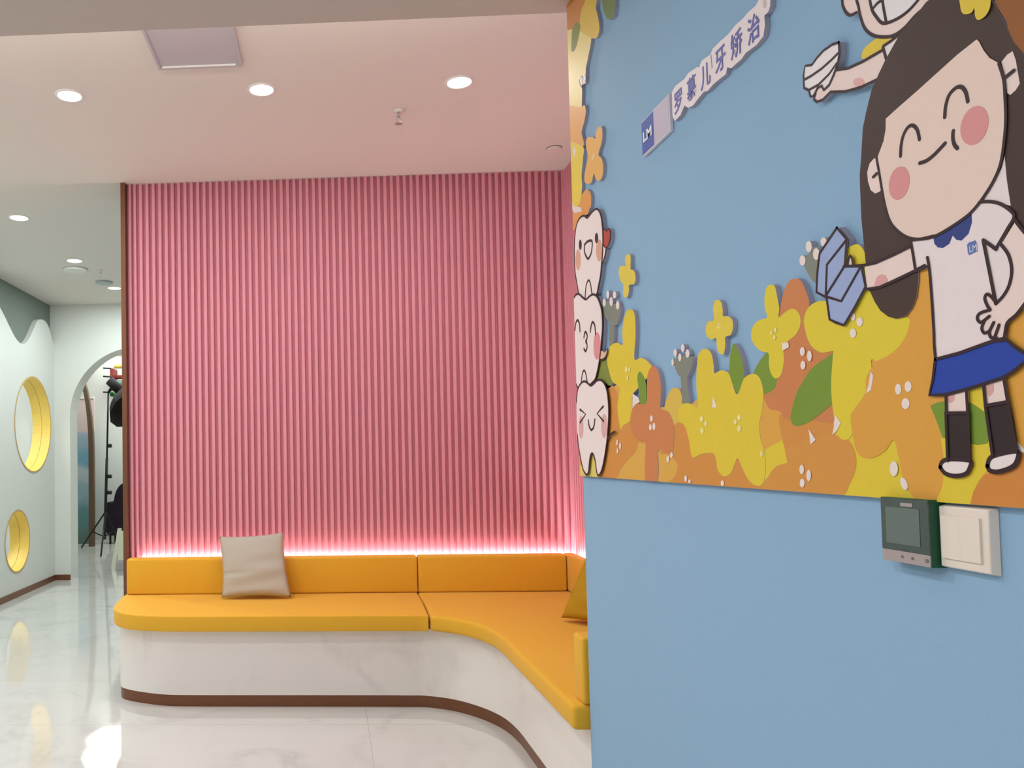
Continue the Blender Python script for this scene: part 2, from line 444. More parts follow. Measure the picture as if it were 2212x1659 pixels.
# seat cushions
def rounded(o, wd=.018):
    b = o.modifiers.new('bevel', 'BEVEL'); b.width = wd; b.segments = 4; b.limit_method = 'ANGLE'; b.angle_limit = .9
    for p in o.data.polygons: p.use_smooth = True
    return o
F = front(0)
XSEAM = .513
left = [p for p in F if p[0] < XSEAM - .006 and p[1] > 4.1]
rightp = [p for p in F if p[0] >= XSEAM + .004]
yb = YP - .145
c1 = [(left[0][0], yb + .1)] + left[1:] + [(XSEAM - .004, 4.187), (XSEAM - .004 + .015, 4.6), (XSEAM + .014, yb + .1)]
def cushion(name, pts, z0, z1, label):
    o = obj(name, prism(bmesh.new(), pts, z0, z1), MAT['sofa']); tag(o, label, 'cushion', 'yellow seat cushions on the corner bench' if 'seat' in name else 'yellow back cushions of the corner bench')
    return rounded(o)
cushion('seat_cushion', c1, CZ + .0005, SZ, 'long yellow seat cushion with a rounded left end, under the beige pillow')
c2 = [(XSEAM + .020, yb + .1), (XSEAM + .021, 4.6), (XSEAM + .004, 4.187)] + rightp[1:-1] + [(rightp[-1][0], 2.66)] + [(1.5, 2.69), (1.5, yb + .1)]
c2[-3] = (rightp[-1][0], 2.685)
cushion('seat_cushion', c2, CZ + .0005, SZ, 'yellow L-shaped corner seat cushion curving forward along the blue wall')
def back(x0, x1, y0, y1, label, z0=SZ + .001, z1=BZ):
    o = obj('back_cushion', bx(x0, x1, y0, y1, z0, z1), MAT['sofa']); tag(o, label, 'cushion', 'yellow back cushions of the corner bench')
    return rounded(o, .014)
XM = at(903, 1240, Y=yb).x
XC = at(1226, 1240, Y=yb).x
back(XL + .04, XM - .002, yb, YP - .048, 'long left yellow back cushion with the beige pillow leaning on it')
back(XM + .002, XC - .002, yb, YP - .048, 'shorter right yellow back cushion below the pink wall, next to the corner')
back(XC + .002, min(XC + .068, XR - .047), 3.62, YP - .048, 'yellow back cushion along the side wall, seen narrow behind the mustard pillow')
back(XC + .002, min(XC + .068, XR - .047), BY + .13, 3.61, 'yellow back cushion of the side arm hidden behind the blue wall')
o = obj('end_bolster', bx(.835, XC - .004, BY + .012, BY + .11, SZ + .001, BZ), MAT['sofa'])
tag(rounded(o, .012), 'yellow upright end cushion of the bench against the end of the blue wall', 'cushion')
# light strip behind the back cushions
st = thing('bench_light_strip', 'glowing light strip in the slot between the pink wall and the yellow back cushions', 'light strip', (0, YP - .02, .68))
obj('strip', bx(XL + .10, XR - .03, YP - .0465, YP - .038, .690, .700), MAT['led'], st)
light('lamp', 'RECTANGLE', ((XL + XR) / 2 + .03, YP - .0395, .707), E_STRIP, (1, .93, .97), st, rot=(math.radians(180 - 5), 0, 0), size=2.72, sy=.012)
obj('side_strip', bx(XR - .043, XR - .034, BY + .15, YP - .06, .690, .700), MAT['led'], st)
light('side_lamp', 'RECTANGLE', (XR - .0385, (BY + YP) / 2, .707), E_STRIP * .8, (1, .93, .97), st, rot=(PI, 0, 0), size=.012, sy=2.1)

# pillows
def pillow(name, corners, thick, m, label, wr=0.006, seed=1):
    P = [Vector(c) for c in corners]         # bottom-left, bottom-right, top-right, top-left
    n = (P[1] - P[0]).cross(P[3] - P[0]).normalized()
    bm = bmesh.new(); N = 28; g = {}
    random.seed(seed)
    ph = [(random.uniform(0, 6), random.uniform(4, 9), random.uniform(-1.5, 1.5)) for _ in range(5)]
    for s in (1, -1):
        for i in range(N + 1):
            for j in range(N + 1):
                u, v = i / N, j / N
                if s < 0 and (i in (0, N) or j in (0, N)): g[s, i, j] = g[1, i, j]; continue
                p = P[0].lerp(P[1], u).lerp(P[3].lerp(P[2], u), v)
                e = (4 * u * (1 - u)) ** .42 * (4 * v * (1 - v)) ** .42
                pinch = .03 * ((2 * u - 1) ** 2 * (1 - (2 * v - 1) ** 2) * (-1 if u > .5 else 1)), .03 * ((2 * v - 1) ** 2 * (1 - (2 * u - 1) ** 2) * (-1 if v > .5 else 1))
                p = p + (P[1] - P[0]) * pinch[0] + (P[3] - P[0]) * pinch[1]
                w_ = sum(math.sin(a + b * 3 * v + c * 4 * u) for a, b, c in ph) / 5
                w_ *= wr * (.15 + (1 - v) ** 1.5 * 3.2)
                crease = -.022 * math.exp(-((v - .36 - .03 * u) / .018) ** 2) * max(0, 1 - u * 1.6)
                p = p - n * (-s) * (e * thick / 2 + (w_ + (crease if s > 0 else 0)) * e)
                g[s, i, j] = bm.verts.new(p)
        for i in range(N):
            for j in range(N):
                q = [g[s, i, j], g[s, i + 1, j], g[s, i + 1, j + 1], g[s, i, j + 1]]
                bm.faces.new(q if s > 0 else q[::-1])
    o = obj(name, bm, m, smooth=True)
    return tag(o, label, 'pillow')
q = [at(479, 1290, Y=4.70), at(629, 1284, Y=4.70), at(612, 1150, Y=4.84), at(474, 1159, Y=4.84)]
for v in q[:2]: v.z = SZ + .012
pillow('throw_pillow', q, .10, MAT['beige'], 'square beige linen throw pillow leaning on the yellow back cushion', seed=3)
q = [Vector((1.15, 4.02, SZ + .02)), Vector((1.37, 3.70, SZ + .02)), Vector((1.47, 3.80, .84)), Vector((1.32, 4.10, .84))]
pillow('throw_pillow', q, .12, MAT['mustard'], 'mustard throw pillow on the corner seat, half hidden by the blue wall', seed=5)

# ------------------------------------------------------------------ studio props
def P12(px, py, Y=12.0): return at(px, py, Y=Y)
# landscape backdrop
a, b = P12(60, 864, 12.7), P12(206, 1171, 12.7)
bd = thing('landscape_backdrop', 'painted landscape backdrop with pink sky and blue hills, beyond the arch', 'backdrop', ((a.x + b.x) / 2, 12.7, 0))
bm = bx(a.x, b.x, 12.68, 12.70, 0, a.z)
m = D.materials.new('landscape_print'); m.use_nodes = True
n = m.node_tree.nodes; l = m.node_tree.links
tc = n.new('ShaderNodeTexCoord'); sp_ = n.new('ShaderNodeSeparateXYZ'); l.new(tc.outputs['Object'], sp_.inputs[0])
nz = n.new('ShaderNodeTexNoise'); nz.inputs['Scale'].default_value = 4; nz.inputs['Detail'].default_value = 5; l.new(tc.outputs['Object'], nz.inputs['Vector'])
ad = n.new('ShaderNodeMath'); ad.operation = 'MULTIPLY_ADD'; ad.inputs[1].default_value = .5; l.new(nz.outputs['Fac'], ad.inputs[0]); l.new(sp_.outputs['Z'], ad.inputs[2])
mr = n.new('ShaderNodeMapRange'); mr.inputs['From Min'].default_value = .25; mr.inputs['From Max'].default_value = a.z + .25; l.new(ad.outputs[0], mr.inputs[0])
rp = n.new('ShaderNodeValToRGB'); rp.color_ramp.interpolation = 'EASE'
els = rp.color_ramp.elements
els[0].position = 0; els[0].color = (*lin((92, 118, 104)), 1); els[1].position = 1; els[1].color = (*lin((222, 200, 196)), 1)
for ps, c in ((.18, (92, 138, 140)), (.36, (140, 170, 182)), (.5, (178, 190, 194)), (.58, (110, 160, 182)), (.7, (150, 172, 186)), (.76, (160, 178, 196)), (.79, (212, 192, 188))):
    e = els.new(ps); e.color = (*lin(c), 1)
l.new(mr.outputs[0], rp.inputs[0]); l.new(rp.outputs[0], n['Principled BSDF'].inputs['Base Color']); n['Principled BSDF'].inputs['Roughness'].default_value = .7
obj('print', bm, m, bd)
obj('top_rail', bx(a.x, b.x, 12.66, 12.71, a.z, a.z + .03), MAT['trimw'], bd)
# curved brown arch leg
cl = [(183, 821), (190, 845), (197, 885), (202, 930), (204, 980), (204.5, 1050), (204.5, 1110), (204.5, 1172)]
cl2 = [(177, 831), (184, 858), (189, 895), (192, 935), (193, 980), (193.5, 1050), (193.5, 1110), (193.5, 1172)]
O1 = smooth_open([tuple(P12(x, y_, 12.3)) for x, y_ in cl], 5); O2 = smooth_open([tuple(P12(x, y_, 12.3)) for x, y_ in cl2], 5)
bm = bmesh.new(); N = len(O1)
R = []
for p, q_ in zip(O1, O2):
    z1 = max(p[2], 0); z2 = max(q_[2], 0)
    R.append([bm.verts.new((p[0], 12.25, z1)), bm.verts.new((q_[0], 12.25, z2)), bm.verts.new((q_[0], 12.33, z2)), bm.verts.new((p[0], 12.33, z1))])
R[-1][0].co.z = R[-1][1].co.z = R[-1][2].co.z = R[-1][3].co.z = 0
for a_, b_ in zip(R, R[1:]):
    for k in range(4): j = (k + 1) % 4; bm.faces.new((a_[k], a_[j], b_[j], b_[k]))
bm.faces.new(R[0]); bm.faces.new(R[-1][::-1])
tag(obj('curved_arch_frame', bm, MAT['wood']), 'curved dark brown arch frame standing beside the landscape backdrop', 'arch frame')

# background roller rack on the studio wall
YR = 12.95
rk = thing('backdrop_roller_rack', 'wall rack of yellow, red and teal background paper rolls, high beyond the arch', 'rack', tuple(P12(250, 812, YR)))
for (y_, m_, nm) in ((790, 'rollyel', 'yellow_roll'), (813, 'rollred', 'red_roll'), (826, 'rollteal', 'teal_roll')):
    p = P12(247 if m_ == 'rollyel' else 243, y_ + 2, YR)
    obj('paper_roll', tube(bmesh.new(), (p.x, YR, p.z), (p.x + 2.4, YR, p.z), .035 if m_ != 'rollteal' else .05, seg=16), MAT[m_], rk, smooth=True)
p0 = P12(241, 796, YR); p1 = P12(241, 850, YR)
obj('bracket', bx(p0.x - .02, p0.x + .03, YR - .03, 13.19, p1.z, p0.z), MAT['rollred'], rk)
for y_ in (795, 813, 847):
    p = P12(223, y_, YR - .08); q_ = P12(240, y_ + 1, YR - .08)
    bm = bmesh.new(); tube(bm, p, q_, .013)
    k_ = obj('hook', bm, MAT['dark'], rk, smooth=True)
    obj('knob', tube(bmesh.new(), p + Vector((-.02, 0, 0)), p + Vector((.01, 0, 0)), .03), MAT['dark'], k_, smooth=True)

# light stand with strobe and softbox
YS = 11.9
ls = thing('studio_light_stand', 'black tripod studio light stand holding a softbox beyond the arch', 'light stand', tuple(P12(225, 1172, YS)))
bm = bmesh.new(); tube(bm, P12(234, 848, YS), P12(231, 990, YS), .014); tube(bm, P12(231, 990, YS), P12(226, 1165, YS), .022)
obj('pole', bm, MAT['dark'], ls, smooth=True)
for f in (at(176, 1183, Z=.012), at(218, 1201, Z=.012), Vector((P12(244, 1160, YS).x, YS + .45, .012))):
    bm = bmesh.new(); top = P12(228, 1105, YS); tube(bm, top, f, .012); tube(bm, P12(226, 1160, YS), f.lerp(top, .45), .009)
    obj('leg', bm, MAT['dark'], ls, smooth=True)
for y_ in (963, 1029, 1064):
    p = P12(234, y_, YS); obj('clamp', tube(bmesh.new(), p + Vector((-.02, 0, 0)), p + Vector((.05, 0, 0)), .03), MAT['dark'], ls, smooth=True)
bm = bmesh.new(); a_, b_ = P12(237, 822, YS), P12(258, 843, YS); tube(bm, a_, b_, .075, seg=16); tube(bm, P12(234, 848, YS), a_.lerp(b_, .4), .02)
obj('strobe_head', bm, MAT['softbox'], ls, smooth=True)
c0 = P12(262, 850, YS); ax = Vector((.55, -.35, -.6)).normalized()
bm = bmesh.new(); u_ = ax.orthogonal().normalized(); v_ = ax.cross(u_)
rings = []
for t_, r_ in ((0, .06), (.05, .16), (.13, .26), (.24, .35), (.34, .40)):
    rings.append([bm.verts.new(c0 + ax * t_ + (u_ * math.cos(k * PI / 6) + v_ * math.sin(k * PI / 6)) * r_) for k in range(12)])
for A_, B_ in zip(rings, rings[1:]):
    for k in range(12): j = (k + 1) % 12; bm.faces.new((A_[k], A_[j], B_[j], B_[k]))
bm.faces.new(rings[0][::-1])
sb = obj('softbox', bm, MAT['softbox'], ls)
bm = bmesh.new(); vs = [bm.verts.new(v.co) for v in sb.data.vertices[-12:]]; bm.faces.new(vs)
bmesh.ops.translate(bm, verts=bm.verts, vec=ax * .002)
obj('diffuser', bm, MAT['trimw'], sb)
p = P12(243, 851, YS + .15)
bm = bmesh.new(); bmesh.ops.create_uvsphere(bm, u_segments=20, v_segments=14, radius=.045, matrix=Matrix.Translation(p))
obj('green_sandbag_ball', bm, MAT['ball'], ls, smooth=True)

# dark draped chair and A-frame easel
cpos = at(262, 1163, Z=0.0); YD = 12.75
ch = thing('draped_chair', 'chair draped in dark cloth, half hidden behind the pink wall edge', 'chair', (P12(262, 1165, YD).x, YD, 0))
prof = [(268, 1045), (256, 1062), (250, 1085), (240, 1083), (233, 1095), (232, 1120), (237, 1150), (250, 1155), (262, 1150), (280, 1160), (330, 1160), (330, 1050), (290, 1040)]
pts = smooth_loop([tuple(P12(x, y_, YD)) for x, y_ in prof], 4)
bm = bmesh.new(); A_ = [bm.verts.new((p[0], YD - .18, p[2])) for p in pts]; B_ = [bm.verts.new((p[0], YD + .18, p[2])) for p in pts]
bm.faces.new(A_); bm.faces.new(B_[::-1])
for i in range(len(pts)): j = (i + 1) % len(pts); bm.faces.new((A_[i], B_[i], B_[j], A_[j]))
obj('cloth', bm, MAT['purple'], ch, bevel=.04, seg=3)
x0 = P12(240, 1160, YD).x
for dx_, dy_ in ((.03, -.15), (.03, .15), (.55, -.15), (.55, .15)):
    obj('leg', tube(bmesh.new(), (x0 + dx_, YD + dy_, 0), (x0 + dx_, YD + dy_, .35), .018), MAT['dark'], ch, smooth=True)
YE = 9.9
ea = thing('a_frame_easel', 'pale wooden A-frame stand on the marble floor by the pink wall edge', 'easel', (P12(258, 1226, YE).x, YE, 0))
t0 = P12(262, 1141, YE)
b0 = P12(246, 1226, YE)
def plank(n_, p, q_, w_, th):
    bm = bmesh.new(); p, q_ = Vector(p), Vector(q_)
    for v in (p, q_): pass
    A_ = [bm.verts.new(p + Vector((sx * w_ / 2, sy * th / 2, 0))) for sx, sy in ((-1, -1), (1, -1), (1, 1), (-1, 1))]
    B_ = [bm.verts.new(q_ + Vector((sx * w_ / 2, sy * th / 2, 0))) for sx, sy in ((-1, -1), (1, -1), (1, 1), (-1, 1))]
    bm.faces.new(A_); bm.faces.new(B_[::-1])
    for k in range(4): j = (k + 1) % 4; bm.faces.new((A_[k], B_[k], B_[j], A_[j]))
    obj(n_, bm, MAT['easel'], ea)
plank('leg', (b0.x + .02, YE - .1, 0), (t0.x - .02, YE, t0.z), .05, .02)
plank('leg', (b0.x + .42, YE - .1, 0), (t0.x + .25, YE, t0.z), .05, .02)
plank('leg', (b0.x + .22, YE + .3, 0), (t0.x + .12, YE + .025, t0.z), .05, .02)
plank('board', (b0.x + .24, YE - .125, .10), (t0.x + .115, YE - .045, t0.z - .03), .30, .015)
# ------------------------------------------------------------------ printed cut-out boards on the blue wall
# outlines are measured from crops of the wall: (u, v) of a crop -> a point on the wall face
CR = dict(A1=(1200, 0, 9.217), A2=(1200, 160, 5.529), T1=(1200, 430, 7.54), T2=(1200, 620, 7.54), T3=(1200, 810, 6.91), S=(1360, 0, 4.741),
          M7=(1300, 600, 5.53), M8=(1300, 820, 4.424), G1=(1700, 0, 4.32), G2=(1812, 160, 4.1475), G3=(1700, 440, 5.927), G4=(1912, 420, 5.53),
          G5=(1912, 680, 3.95), G6=(1600, 580, 5.184), G7=(1640, 820, 5.821), R=(1860, 1040, 6.284), PX=(0, 0, 1))
BT = .010                                    # board thickness
FX = BX - BT
RAISE, BACK = 0, 0                            # how far a board stands in front of the meadow board
def setp(a, b):
    global RAISE, BACK
    RAISE, BACK = a, b
def C(c, *pts):                              # crop points -> (y, z) on the board face
    ox, oy, s = CR[c]
    r = []
    for u, v in pts:
        p = at(ox + u / s, oy + v / s, X=FX - RAISE); r.append((p.y, p.z))
    return r
ZB = 1.2745                                  # bottom edge of the big board
YE_ = BY - .002
def clip(pts, f):
    out = []
    for i, p in enumerate(pts):
        q = pts[i - 1]; a, b = f(q), f(p)
        if (a >= 0) != (b >= 0):
            t = a / (a - b); out.append((q[0] + (p[0] - q[0]) * t, q[1] + (p[1] - q[1]) * t))
        if b >= 0: out.append(p)
    return out
STEP = .0002
def ngon(bm, pts, x0, x1):
    A = [bm.verts.new((x0, y, z)) for y, z in pts]; B = [bm.verts.new((x1, y, z)) for y, z in pts]
    bm.faces.new(A); bm.faces.new(B[::-1])
    for i in range(len(pts)): j = (i + 1) % len(pts); bm.faces.new((A[i], B[i], B[j], A[j]))
_n = [0]
EDGE = mat('board_edge_pvc_shaded', (176, 168, 182), .6, noise=.02)  # white PVC edge greyed, its shade put into the colour
def shape(name, parent, rgb, layer, *polys, deep=False, sm=True, zmin=ZB, off=0):
    first = None
    for pts in polys:
        bm = bmesh.new(); _n[0] += 1
        if sm: pts = smooth_loop(pts, 5)
        if zmin: pts = clip(pts, lambda p: p[1] - zmin)
        pts = clip(pts, lambda p: YE_ - p[0])
        clean = [p for i, p in enumerate(pts) if math.dist(p, pts[i - 1]) > 2e-4]
        if len(clean) < 3: bm.free(); continue
        x0 = FX - RAISE - (layer + (_n[0] % 12) * .07) * STEP
        ngon(bm, clean, x0, (FX - BACK if RAISE else BX - .0002) if deep else x0 + STEP * 2.6)
        o = obj(name, bm, ink(rgb), parent)
        if deep:
            o.data.materials.append(EDGE)
            for f in o.data.polygons:
                if abs(f.normal.x) < .5: f.material_index = 1
        if deep and RAISE:                   # the one thick board behind every printed figure
            bm = bmesh.new(); ngon(bm, clean, FX, BX - .0002); obj('backing', bm, EDGE, md)
        first = first or o
    return first
def ell(c, *es):                             # ellipses in crop coordinates: u, v, w, h[, tilt]
    r = []
    for e in es:
        u, v, w_, h_ = e[:4]; t = e[4] if len(e) > 4 else 0
        r.append(C(c, *[(u + w_ / 2 * math.cos(a) * math.cos(t) - h_ / 2 * math.sin(a) * math.sin(t), v + w_ / 2 * math.cos(a) * math.sin(t) + h_ / 2 * math.sin(a) * math.cos(t)) for a in [2 * PI * k / 24 for k in range(24)]]))
    return r
def strokes(name, parent, layer, wd, *lines, rgb=(58, 40, 44), sm=True, zmin=1.2705):
    wd *= .92
    for ln in lines:
        bm = bmesh.new(); _n[0] += 1; x = FX - RAISE - (layer + (_n[0] % 12) * .07) * STEP
        p = smooth_open(ln, 6) if sm and len(ln) > 2 else ln
        p = [a for i, a in enumerate(p) if i == 0 or math.dist(a, p[i - 1]) > 3e-4]
        L, Rr = [], []
        for i in range(len(p)):
            a, b = p[max(i - 1, 0)], p[min(i + 1, len(p) - 1)]
            d = math.dist(a, b) or 1; nx, nz_ = -(b[1] - a[1]) / d, (b[0] - a[0]) / d
            L.append((p[i][0] + nx * wd / 2, p[i][1] + nz_ * wd / 2)); Rr.append((p[i][0] - nx * wd / 2, p[i][1] - nz_ * wd / 2))
        okp = lambda a: a[1] >= (zmin or -9) and a[0] <= YE_ + .002
        lo = 0
        V = [(bm.verts.new((x, *a)), bm.verts.new((x, *b))) for a, b in zip(L, Rr)]
        for i in range(len(p) - 1):
            if all(okp(a) for a in (L[i], L[i + 1], Rr[i], Rr[i + 1])): bm.faces.new((V[i][0], V[i + 1][0], V[i + 1][1], V[i][1]))
        for e, i, j in ((p[0], 0, 1), (p[-1], -1, -2)):      # round ends share the ribbon's edge
            if not okp(e): continue
            d = math.dist(p[i], p[j]); tx, tz = (p[i][0] - p[j][0]) / d, (p[i][1] - p[j][1]) / d
            a, b = V[i]; A = [a]
            sgn = 1 if ((a.co.y - e[0]) * -tz + (a.co.z - e[1]) * tx) > 0 else -1
            for k in range(1, 6):
                t = PI * k / 6; c_, s_ = math.cos(t) * sgn, math.sin(t)
                A.append(bm.verts.new((x, e[0] + wd / 2 * (-tz * c_ + tx * s_), e[1] + wd / 2 * (tx * c_ + tz * s_))))
            bm.faces.new(A + [b])
        bmesh.ops.delete(bm, geom=[v for v in bm.verts if not v.link_faces], context='VERTS')
        r = bmesh.ops.extrude_face_region(bm, geom=list(bm.faces))
        bmesh.ops.translate(bm, verts=[g for g in r['geom'] if isinstance(g, bmesh.types.BMVert)], vec=(STEP * 1.5, 0, 0))
        o = obj(name, bm, ink(rgb), parent)
    return o
YEL, YEL2, ORA, ORD, ORL, GRN, WHT = (226, 200, 62), (222, 186, 84), (214, 146, 72), (208, 132, 82), (224, 166, 74), (122, 150, 56), (238, 222, 214)
INK = (62, 44, 46)

# ---- flower meadow
md = thing('flower_meadow_board', 'printed cut-out board of yellow and orange flowers along the foot of the mural', 'wall board', (FX, 1.8, 1.5))
shape('backing', md, (222, 172, 80), 0, C('PX', (1262, 1045), (1262, 870), (1300, 850), (1335, 830), (1372, 870), (1420, 880), (1450, 878), (1480, 885), (1520, 850), (1560, 840), (1620, 860), (1652, 800), (1700, 700), (1725, 690), (1760, 720), (1900, 640), (1960, 575), (2010, 560), (2240, 560), (2240, 1130)), deep=True, sm=False)
shape('leaf', md, (132, 142, 66), 1, C('T2', (660, 1540), (680, 1300), (715, 1200), (790, 1130), (845, 1180), (900, 1400), (930, 1560), (880, 1640), (760, 1680)), deep=True)
# bud stems, their grey-green partly shade put into the colour
def bud(head, stem, dots, label, lay=0):
    t = md
    if stem: shape('bud_stem', t, (132, 138, 124), lay - .6, C(*stem), deep=True)
    shape('bud', t, (132, 138, 124), lay, C(*head), deep=True)
    shape('bud_tips', t, WHT, lay + 4, *ell(dots[0], *dots[1:]), deep=True)
bud(('M7', (5, 350), (30, 280), (100, 300), (190, 330), (228, 370), (200, 500), (165, 565), (110, 548), (60, 500), (15, 420)), ('M7', (92, 500), (145, 500), (138, 800), (92, 820)), ('M7', (32, 297, 36, 96), (75, 200, 32, 96), (155, 205, 42, 84), (115, 285, 38, 110), (192, 327, 40, 104)), 'b')
bud(('M7', (862, 1010), (890, 960), (930, 920), (1000, 950), (1075, 940), (1090, 1000), (1055, 1120), (1010, 1195), (960, 1200), (900, 1140)), ('M7', (945, 1150), (1012, 1160), (1025, 1320), (1048, 1520), (972, 1520), (955, 1350)), ('M7', (880, 895, 40, 86), (970, 840, 42, 92), (935, 950, 36, 94), (1027, 905, 46, 100), (850, 1010, 28, 84)), 'b')
bud(('G3', (240, 690), (300, 620), (320, 560), (400, 560), (450, 700), (420, 1000), (340, 1000), (270, 900), (228, 800)), None, ('G3', (285, 550, 76, 144), (380, 645, 80, 150), (205, 727, 76, 130), (475, 490, 76, 120)), 'b')
shape('leaf', md, GRN, 1, C('G6', (310, 940), (240, 1000), (150, 1160), (200, 1250), (250, 1380), (300, 1400), (400, 1300), (400, 1000)), deep=True)
shape('leaf', md, GRN, 1, C('M7', (1580, 785), (1625, 850), (1680, 1000), (1705, 1220), (1660, 1340), (1632, 1400), (1575, 1290), (1535, 1180), (1528, 1000), (1550, 850)), deep=True)
shape('flower', md, ORD, 1, C('G6', (400, 650), (435, 520), (455, 380), (490, 240), (545, 140), (610, 112), (670, 135), (725, 240), (770, 400), (720, 600), (760, 820), (900, 950), (1050, 940), (1080, 1500), (1060, 1860), (1000, 1900), (800, 1940), (560, 1900), (480, 1760), (460, 1640), (420, 1610), (330, 1580), (275, 1480), (260, 1380), (340, 1250), (380, 1000)), deep=True)
shape('flower', md, ORL, 2, C('M8', (1500, 120), (1560, 200), (1610, 280), (1720, 325), (1730, 540), (1640, 620), (1500, 640)))
shape('flower', md, ORA, 2, C('G7', (255, 440), (400, 520), (640, 520), (930, 560), (940, 700), (700, 760), (600, 1000), (380, 1060), (320, 850), (280, 700)))
shape('flower', md, (216, 150, 72), 3, C('G7', (40, 1430), (130, 1200), (220, 1090), (375, 1030), (330, 900), (480, 790), (700, 725), (930, 700), (1060, 720), (1150, 790), (1210, 920), (1225, 1050), (1200, 1180), (1130, 1330), (1030, 1470), (600, 1600)))
shape('flower', md, YEL, 1, C('G7', (940, 690), (1000, 400), (1300, 300), (1900, 700), (2100, 1550), (1030, 1500), (1200, 1000)), C('M8', (1450, 640), (1560, 610), (1725, 545), (1795, 780), (1700, 825), (1620, 900), (1590, 960), (1560, 1100), (1450, 1050)))
shape('leaf', md, GRN, 3, C('G7', (960, -330), (845, -274), (665, -139), (542, 40), (470, 180), (410, 400), (398, 500), (440, 570), (500, 585), (600, 550), (720, 470), (925, 295), (950, 150), (950, -100)))
shape('flower', md, (226, 204, 60), 4, C('G6', (715, 620), (730, 500), (790, 410), (880, 365), (975, 350), (1050, 200), (1080, 0), (1120, -150), (1240, -250), (1340, -260), (1420, -100), (1500, 350), (1700, 500), (1900, 560), (1915, 700), (1880, 880), (1800, 990), (1680, 1055), (1550, 1055), (1470, 1020), (1475, 1200), (1420, 1400), (1350, 1500), (1290, 1680), (1250, 1860), (1190, 1920), (1120, 1900), (1090, 1840), (1080, 1760), (1050, 1650), (1025, 1450), (1020, 1250), (1040, 960), (1045, 925), (930, 940), (830, 900), (760, 800)), deep=True)
shape('flower', md, (224, 162, 70), 5, C('PX', (1839, 905), (1846, 885), (1870, 850), (1872, 820), (1880, 800), (1888, 790), (1884, 785), (1920, 768), (1950, 740), (1966, 700), (1968, 640), (1965, 585), (2000, 540), (2260, 530), (2260, 1130), (2040, 1120), (1985, 1085), (1955, 1040), (1942, 985), (1932, 950), (1912, 975), (1880, 990), (1852, 975)))
shape('flower', md, YEL, 6, C('G5', (500, 1040), (730, 1100), (930, 1080), (900, 1290), (820, 1400), (770, 1500), (730, 1680), (430, 1680), (500, 1450), (505, 1200)), C('G5', (700, 620), (850, 600), (880, 850), (790, 790), (700, 745)), sm=True)
shape('leaf', md, GRN, 7, C('G5', (395, 775), (450, 750), (520, 735), (720, 740), (790, 780), (860, 830), (905, 1050), (880, 1100), (800, 1110), (730, 1100), (500, 1050), (450, 910)), sm=False)
shape('flower', md, (212, 138, 66), 7, C('G5', (725, 1660), (760, 1510), (850, 1370), (950, 1330), (1140, 1240), (1200, 1165), (1400, 1100), (1400, 1800), (760, 1800)), sm=False)
shape('flower', md, (226, 204, 60), 3, C('G6', (300, 545), (275, 450), (270, 330), (290, 220), (335, 182), (385, 200), (415, 330), (435, 450), (430, 548), (500, 490), (580, 450), (640, 480), (675, 560), (665, 660), (620, 740), (550, 800), (480, 860), (485, 950), (485, 1060), (455, 1190), (395, 1232), (345, 1180), (320, 1080), (315, 950), (240, 930), (170, 870), (125, 790), (125, 700), (160, 620), (220, 575)), deep=True)
# left half
shape('flower', md, ORA, 1, C('M8', (-200, 100), (20, 40), (60, 55), (110, 65), (150, 130), (175, 240), (190, 420), (260, 400), (350, 460), (425, 600), (350, 605), (330, 680), (240, 780), (180, 860), (100, 960), (-200, 1000)), deep=True)
shape('flower', md, ORA, 2, C('M8', (690, 440), (740, 405), (790, 430), (840, 580), (862, 745), (920, 712), (1000, 708), (1060, 712), (1100, 800), (1200, 930), (1300, 760), (1400, 950), (1600, 1060), (1400, 1150), (600, 1040), (690, 940), (720, 860), (720, 800), (640, 715), (560, 690)))
shape('flower', md, YEL, 3, C('M7', (250, 800), (180, 775), (110, 810), (75, 880), (65, 980), (85, 1100), (130, 1240), (215, 1310), (200, 1450), (190, 1560), (225, 1800), (265, 1760), (350, 1700), (365, 1560), (370, 1400), (460, 1290), (600, 1110), (560, 1010), (470, 955), (392, 972), (405, 700), (400, 480), (380, 400), (345, 378), (300, 400), (270, 480), (246, 640)), deep=True)
shape('flower', md, YEL2, 3, C('M8', (600, 280), (630, 160), (665, 95), (700, 78), (745, 95), (770, 170), (772, 228), (850, 230), (930, 265), (900, 430), (740, 410), (690, 430), (650, 330)), deep=True)
shape('flower', md, YEL, 4, C('M8', (920, 265), (908, 67), (912, -133), (932, -253), (992, -295), (1048, -253), (1072, -141), (1080, -61), (1144, -89), (1216, -61), (1248, 27), (1299, 145), (1360, -5), (1432, -53), (1496, -37), (1536, 43), (1548, 147), (1535, 300), (1510, 420), (1520, 560), (1560, 700), (1565, 880), (1540, 1000), (1470, 1010), (1400, 950), (1340, 830), (1298, 752), (1240, 890), (1170, 925), (1110, 860), (1095, 740), (1060, 700), (950, 712), (868, 742), (840, 600), (800, 450), (750, 400), (730, 330), (770, 240), (840, 228)), deep=True)
shape('leaf', md, GRN, 5, C('M7', (455, 1120), (500, 1170), (530, 1260), (540, 1400), (535, 1520), (470, 1520), (440, 1300), (430, 1180)))
shape('flower', md, ORD, 6, C('M8', (432, 225), (436, 27), (452, -80), (496, -129), (545, -70), (569, 67), (563, 250), (565, 285), (640, 310), (690, 430), (692, 600), (680, 680), (640, 712), (545, 672), (545, 860), (525, 1000), (430, 990), (415, 850), (422, 590), (370, 588), (300, 520), (275, 400), (300, 270), (360, 230)), deep=True)
